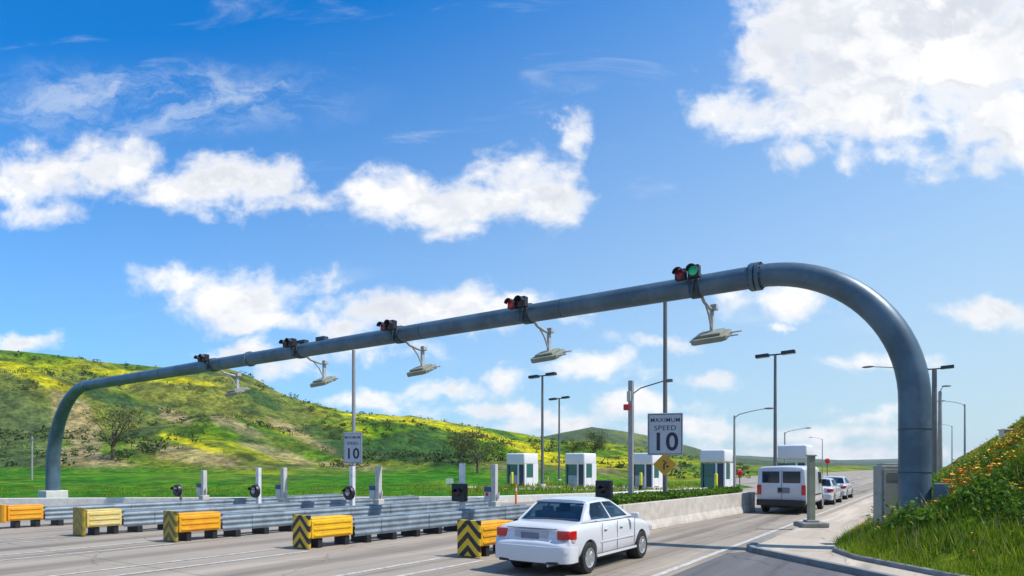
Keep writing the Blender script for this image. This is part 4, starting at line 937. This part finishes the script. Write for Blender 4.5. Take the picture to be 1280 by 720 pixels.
    for sx in (-1, 1):
        def pl(pp, nm, m_='clearglass', th=.003, off=.004):
            pp = [cpt(u, v, sx)+Vector((sx*off, 0, off*.4)) for u, v in pp]
            n_ = len(pp); mb = MB().poly([tuple(p-Vector((sx*th, 0, th*.4))) for p in pp]+[tuple(p+Vector((sx*th, 0, th*.4))) for p in pp], [tuple(range(n_))[::-1], tuple(range(n_, 2*n_))]+[(i, (i+1) % n_, n_+(i+1) % n_, n_+i) for i in range(n_)])
            mb.build(nm, M[m_], c)
        pl([(.14, .12), (.49, .10), (.49, .88), (.12, .88), (.09, .5)], 'side_window'); pl([(.53, .10), (.90, .14), (.92, .5), (.90, .86), (.53, .88)], 'side_window')
        # door gaps, handles, mirrors, trim
        for yy in (1.42, 2.12, 3.0): MB().box((sx*.852, yy, .63), (.010, .007, .60)).build('door_gap', M['plateink'], c)
        MB().box((sx*.850, 2.15, .305), (.014, 1.9, .05)).build('sill_strip', M['carpaint'], c, bevel=.004)
        for yy in (1.60, 2.34): MB().box((sx*.858, yy, .80), (.024, .15, .03)).build('door_handle', P_, c, bevel=.01)
        MB().box((sx*.92, 2.86, 1.0), (.17, .10, .12)).build('mirror', P_, c, bevel=.03)
        MB().box((sx*.853, 2.15, .56), (.012, 1.6, .035)).build('side_moulding', P_, c, bevel=.006)
        # tail lights wrap the corner
        tl = MB().prism([(sx*.555, .150), (sx*.575, .118), (sx*.72, .118), (sx*.80, .14), (sx*.846, .20), (sx*.862, .36), (sx*.83, .37), (sx*.80, .24), (sx*.555, .2)], .70, .862).build('taillight', M['tail'], c, bevel=.035, seg=3, smooth=60)
        MB().prism([(sx*.57, .148), (sx*.59, .120), (sx*.72, .120), (sx*.80, .142), (sx*.846, .20), (sx*.860, .30), (sx*.83, .31), (sx*.80, .22), (sx*.57, .19)], .645, .698).build('reversing_lens', M['tailw'], tl, bevel=.01)
        MB().prism([(sx*.45, 4.10), (sx*.74, 4.05), (sx*.80, 3.95), (sx*.77, 4.20), (sx*.5, 4.31)], .58, .70).build('headlight', M['lampglass'], c, bevel=.02)
    # bumper
    hb = [(0, -.012), (.3, -.008), (.52, .008), (.66, .03), (.75, .06), (.81, .105), (.843, .17), (.852, .26), (.845, .44)]
    bp = [(-a, b_) for a, b_ in reversed(hb[1:])]+hb+[(.6, .3), (-.6, .3)]
    MB().prism(bp, .27, .572).build('rear_bumper', P_, c, bevel=.028, seg=4, smooth=65)
    MB().box((0, .03, .275), (1.3, .06, .05)).build('bumper_lip', M['trim'], c, bevel=.01)
    MB().box((0, .155, .885), (1.10, .03, .010)).build('boot_gap', M['trim'], c)
    MB().box((0, .135, .735), (.74, .02, .20)).build('plate_recess', M['plate'], c, bevel=.01)
    pt = MB().box((-.02, .120, .735), (.40, .014, .15)).build('number_plate', M['plateink'], c, bevel=.004)
    MB().box((0, .95, 1.045), (.16, .05, .035)).build('brake_light', M['tail'], c, bevel=.006)
    for sx in (-1, 1): 
        MB().box((sx*.34, 1.32, 1.17), (.24, .09, .13)).build('headrest', M['cloth'], c, bevel=.03)
        for yy in (.90, 3.43): wheel(c, sx*.755, yy, .30, .19, sx)
    MB().box((0, 2.1, .21), (1.3, 3.4, .06)).build('underbody', M['trim'], c)
    MB().tube([(.45, -.01, .23), (.45, .3, .23)], .03, 10).build('exhaust', M['galv'], c)
    return c
sedan((-6.49, 10.25, 0), R(-.5), 'white four-door sedan in the foreground driving away under the gantry')

def copy_tree(o, parent=None):
    c = o.copy(); C.objects.link(c)
    if parent: c.parent = parent
    for ch in [q for q in bpy.data.objects if q.parent == o and q.name in snap]: copy_tree(ch, c)
    return c
snap = set(o.name for o in bpy.data.objects)
first = [o for o in bpy.data.objects if o.name.startswith('sedan')][0]
c2_ = copy_tree(first); c2_.location = (-5.85, 44.2, 0); c2_['label'] = 'pale sedan queueing farthest ahead beyond the white van'
snap = set(o.name for o in bpy.data.objects if o.name in snap)
c3_ = copy_tree(first); c3_.location = (-5.72, 37.6, 0); c3_['label'] = 'white car queueing directly ahead of the white van, partly hidden'

def van(loc, label):
    c = thing('van', label, 'van', loc, 0); P_ = M['vanpaint']
    def rg(y, zb, zm, zt, hw, ht):
        h = [(0, zb), (hw*.92, zb), (hw, zb+.1), (hw*1.0, zm-.25), (hw*.985, zm), (ht+.04, zt-.13), (ht-.06, zt-.03), (ht*.6, zt), (0, zt+.015)]
        return [(a, y, b) for a, b in h]+[(-a, y, b) for a, b in reversed(h[1:-1])]
    st = [(0, .48, 1.15, 1.98, .98, .87), (.03, .44, 1.15, 2.03, 1.0, .90), (.15, .42, 1.15, 2.05, 1.01, .91), (2.5, .40, 1.15, 2.08, 1.01, .91), (3.7, .40, 1.15, 2.06, 1.01, .90), (4.3, .40, 1.12, 1.75, 1.0, .85), (4.55, .40, 1.08, 1.32, .99, .86), (5.2, .42, 1.0, 1.16, .96, .84), (5.4, .48, .9, 1.02, .9, .8)]
    b = MB().loft([rg(*q) for q in st]).build('body', P_, c, bevel=.02, seg=2)
    cutters = [MB().lathe([(.42, -.35), (.42, .35)], (sx*.9, yy, .36), 36, 'x').build('cutter', P_) for sx in (-1, 1) for yy in (1.15, 4.6)]
    for q in cutters: q.parent = c
    bpy.context.view_layer.update(); cut(b, cutters)
    for p in b.data.polygons: p.use_smooth = True
    b.data.set_sharp_from_angle(angle=R(32))
    for sx in (-1, 1):
        MB().prism([(sx*.06, -.012), (sx*.78, -.012), (sx*.78, .03), (sx*.06, .03)], 1.33, 1.84).build('rear_window', M['glass'], c, bevel=.03)
        MB().box((sx*.90, -.01, 1.04), (.17, .06, .42)).build('taillight', M['tail'], c, bevel=.015)
        MB().box((sx*.02+.0, -.006, 1.2), (.012, .01, 1.36)).build('door_gap', M['trim'], c) if sx > 0 else None
        sw = MB().poly([(sx*1.005, y_, z_) for y_, z_ in ((3.35, 1.28), (4.2, 1.26), (3.95, 1.75), (3.35, 1.8))]+[(sx*.90, y_, z_) for y_, z_ in ((3.35, 1.28), (4.2, 1.26), (3.95, 1.75), (3.35, 1.8))], [(0, 1, 2, 3), (7, 6, 5, 4), (0, 4, 5, 1), (1, 5, 6, 2), (2, 6, 7, 3), (3, 7, 4, 0)]).build('side_window', M['glass'], c)
        MB().box((sx*1.13, 4.1, 1.3), (.18, .12, .30)).build('mirror', M['trim'], c, bevel=.03)
        MB().box((sx*1.015, 2.3, .78), (.02, 3.4, .06)).build('side_moulding', M['trim'], c, bevel=.006)
        for yy in (.5, 3.3, 4.35): MB().box((sx*1.008, yy, 1.1), (.01, .014, 1.0)).build('door_gap', M['trim'], c)
        for yy in (1.15, 4.6): wheel(c, sx*.87, yy, .36, .23, sx)
        MB().box((sx*.75, .3, .36), (.3, .04, .24)).build('mudflap', M['rubber'], c)
    MB().prism([(-.99, .02), (-.99, -.12), (-.9, -.18), (.9, -.18), (.99, -.12), (.99, .02)], .36, .62).build('rear_bumper', M['trim'], c, bevel=.02)
    MB().box((.10, -.012, 1.02), (.50, .02, .24)).build('number_plate', M['plateink'], c, bevel=.01)
    MB().box((-.04, -.028, 1.04), (.14, .04, .16)).build('door_handle', M['trim'], c, bevel=.01)
    MB().box((0, 2.6, .33), (1.5, 4.6, .16)).build('underbody', M['trim'], c)
    MB().box((0, 4.43, 1.5), (1.5, .03, .4), Matrix.Translation((0, 4.43, 1.5)) @ Matrix.Rotation(R(-38), 4, 'X') @ Matrix.Translation((0, -4.43, -1.5))).build('windscreen', M['glass'], c)
    for sx in (-1, 1): MB().box((sx*.75, 5.40, .85), (.25, .04, .2)).build('headlight', M['lampglass'], c, bevel=.02)
    return c
van((-5.83, 29.6, 0), 'white passenger van with two dark rear windows queueing at the booth')

# ------------------------------------------------------------------ trees and scrub
def gz(px, d_):
    X, Y, Z = G1[:3]; wx, wy = W2(px, d_); k = np.argmin((X-wx)**2+(Y-wy)**2); return wx, wy, float(Z.ravel()[k])
def tree(px, d_, H, Wd, label, m, dens=1.0, seed=0, tname='tree', grp='trees on the slopes'):
    wx, wy, z = gz(px, d_); rs = np.random.RandomState(seed); t_ = thing(tname, label, 'tree', (wx, wy, z-.1), 0, grp)
    tips = []; mb = MB(); mb.tube([(0, 0, -.3), (.04*H*rs.randn()*.3, 0, H*.25), (.02*H, .02*H, H*.55)], [H*.035, H*.026, H*.015], 8)
    for k in range(9):
        a = rs.uniform(0, 6.28); z0 = H*rs.uniform(.15, .5); L_ = rs.uniform(.4, 1)*Wd/2; zz = H*rs.uniform(.4, .92)
        e = (math.cos(a)*L_, math.sin(a)*L_, zz); mb.tube([(0, 0, z0), (e[0]*.5, e[1]*.5, (z0+zz)/2+.05*H), e], [H*.014, H*.009, H*.004], 6); tips.append(e)
    mb.build('trunk', M['bark'], t_, smooth=50)
    P = []
    for e in tips+[(0, 0, H*.85)]:
        n_ = int(260*dens); r = H*rs.uniform(.13, .22); P.append(np.array(e)+rs.normal(size=(n_, 3))*r*np.array((.62, .62, .5)))
    P = np.concatenate(P); v, f = leafcloud(P, H*.022, rs); o = npmesh('crown', v, f, m); o.parent = t_
tree(140, 95, 7.8, 6.0, 'thin open tree at the foot of the hill beyond the far left cushions', M['leaf_olive'], .45, 1)
tree(597, 84, 5.6, 6.5, 'broad olive tree at the hill foot left of the first booth', M['leaf_olive'], .9, 2)
tree(575, 92, 5.0, 6.0, 'lower olive tree just left of the broad one near the first booth', M['leaf_olive'], .8, 3)
tree(742, 150, 6.8, 5.4, 'dark upright tree on the slope above the second booth', M['leaf'], 1.2, 4)
tree(716, 165, 5.0, 4.5, 'small dark tree on the slope above and between the two left booths', M['leaf'], 1.0, 5)
X, Y, Z, PX, PY, U = [q.ravel() for q in G1]
rs = np.random.RandomState(9); dn = fbm(X/22, Y/22, 4)
cand = np.where((U > .03) & (U < .98) & (PX > -150) & (PX < 930) & (dn > .53))[0]; sel = rs.choice(cand, 1500)
V = []; F = []
for k in sel:
    r = rs.uniform(.3, 1.0)*(1.5 if rs.rand() < .1 else 1); n_ = 26
    P = np.array((X[k]+rs.uniform(-2, 2), Y[k]+rs.uniform(-2, 2), Z[k]+r*.3))+rs.normal(size=(n_, 3))*r*np.array((.55, .55, .33))
    v, f = leafcloud(P, r*.32, rs); F.append(f+sum(map(len, V))); V.append(v)
tag(npmesh('hillside_scrub', np.concatenate(V), np.concatenate(F), M['leaf']), 'dark low bushes scattered over the green and yellow hillsides', 'scrub', kind='stuff')
# weeds and tall grass at the kerb of the field
rs = np.random.RandomState(12); N = 40000
px = rs.uniform(-60, 900, N); d_ = np.interp(px, [-200, 100, 600, 760, 900], [33.2, 34.6, 36.1, 41.5, 52])+rs.uniform(.2, 22, N)
cx = (px-640)/FPX*d_; x_ = cx*RT[0]+d_*FW[0]; y_ = cx*RT[1]+d_*FW[1]
zf = np.interp(px, [-900, 200, 480, 1172], [-.5, -.45, 0, -.02]); dfr = np.interp(px, [-900, -200, 100, 600, 760, 900], [30, 33.2, 34.6, 36.1, 41.5, 52]); zb = np.interp(px, [-900, 700, 850, 930], [1.2, 1.3, .6, 0])
z_ = zf+(zb-zf)*sst(d_, dfr, 88)
kp = (fbm(x_/1.8, y_/1.8, 3) > rs.uniform(.3, .65, N)) & (x_ < -17); x_, y_, z_ = x_[kp], y_[kp], z_[kp]; n_ = len(x_)
h = rs.uniform(.05, .2, n_); an = rs.uniform(0, 6.28, n_); w = rs.uniform(.03, .07, n_)
v = np.stack([np.stack([x_-np.cos(an)*w, y_-np.sin(an)*w, z_-.25], -1), np.stack([x_+np.cos(an)*w, y_+np.sin(an)*w, z_-.25], -1), np.stack([x_+rs.uniform(-.15, .15, n_), y_+rs.uniform(-.15, .15, n_), z_+h], -1)], 1).reshape(-1, 3)
tag(npmesh('field_grass', v, np.arange(3*n_).reshape(-1, 3), M['blade']), 'bright green grass in the field between the lanes and the hill', 'grass', kind='stuff')

# ------------------------------------------------------------------ air
hz = MB().box((0, 1200, 48), (5200, 5200, 99.6)).build('haze', mat('tmp', (1, 1, 1)))
hm = bpy.data.materials.new('haze_air'); hm.use_nodes = True; hm.node_tree.nodes.clear()
pv = hm.node_tree.nodes.new('ShaderNodeVolumePrincipled'); pv.inputs['Density'].default_value = .00012; pv.inputs['Color'].default_value = (.88, .93, .97, 1)
ho = hm.node_tree.nodes.new('ShaderNodeOutputMaterial'); hm.node_tree.links.new(pv.outputs[0], ho.inputs['Volume'])
hz.data.materials.clear(); hz.data.materials.append(hm); hz['kind'] = 'stuff'; hz['label'] = 'thin pale haze in the air over the far hills'; hz['category'] = 'haze'
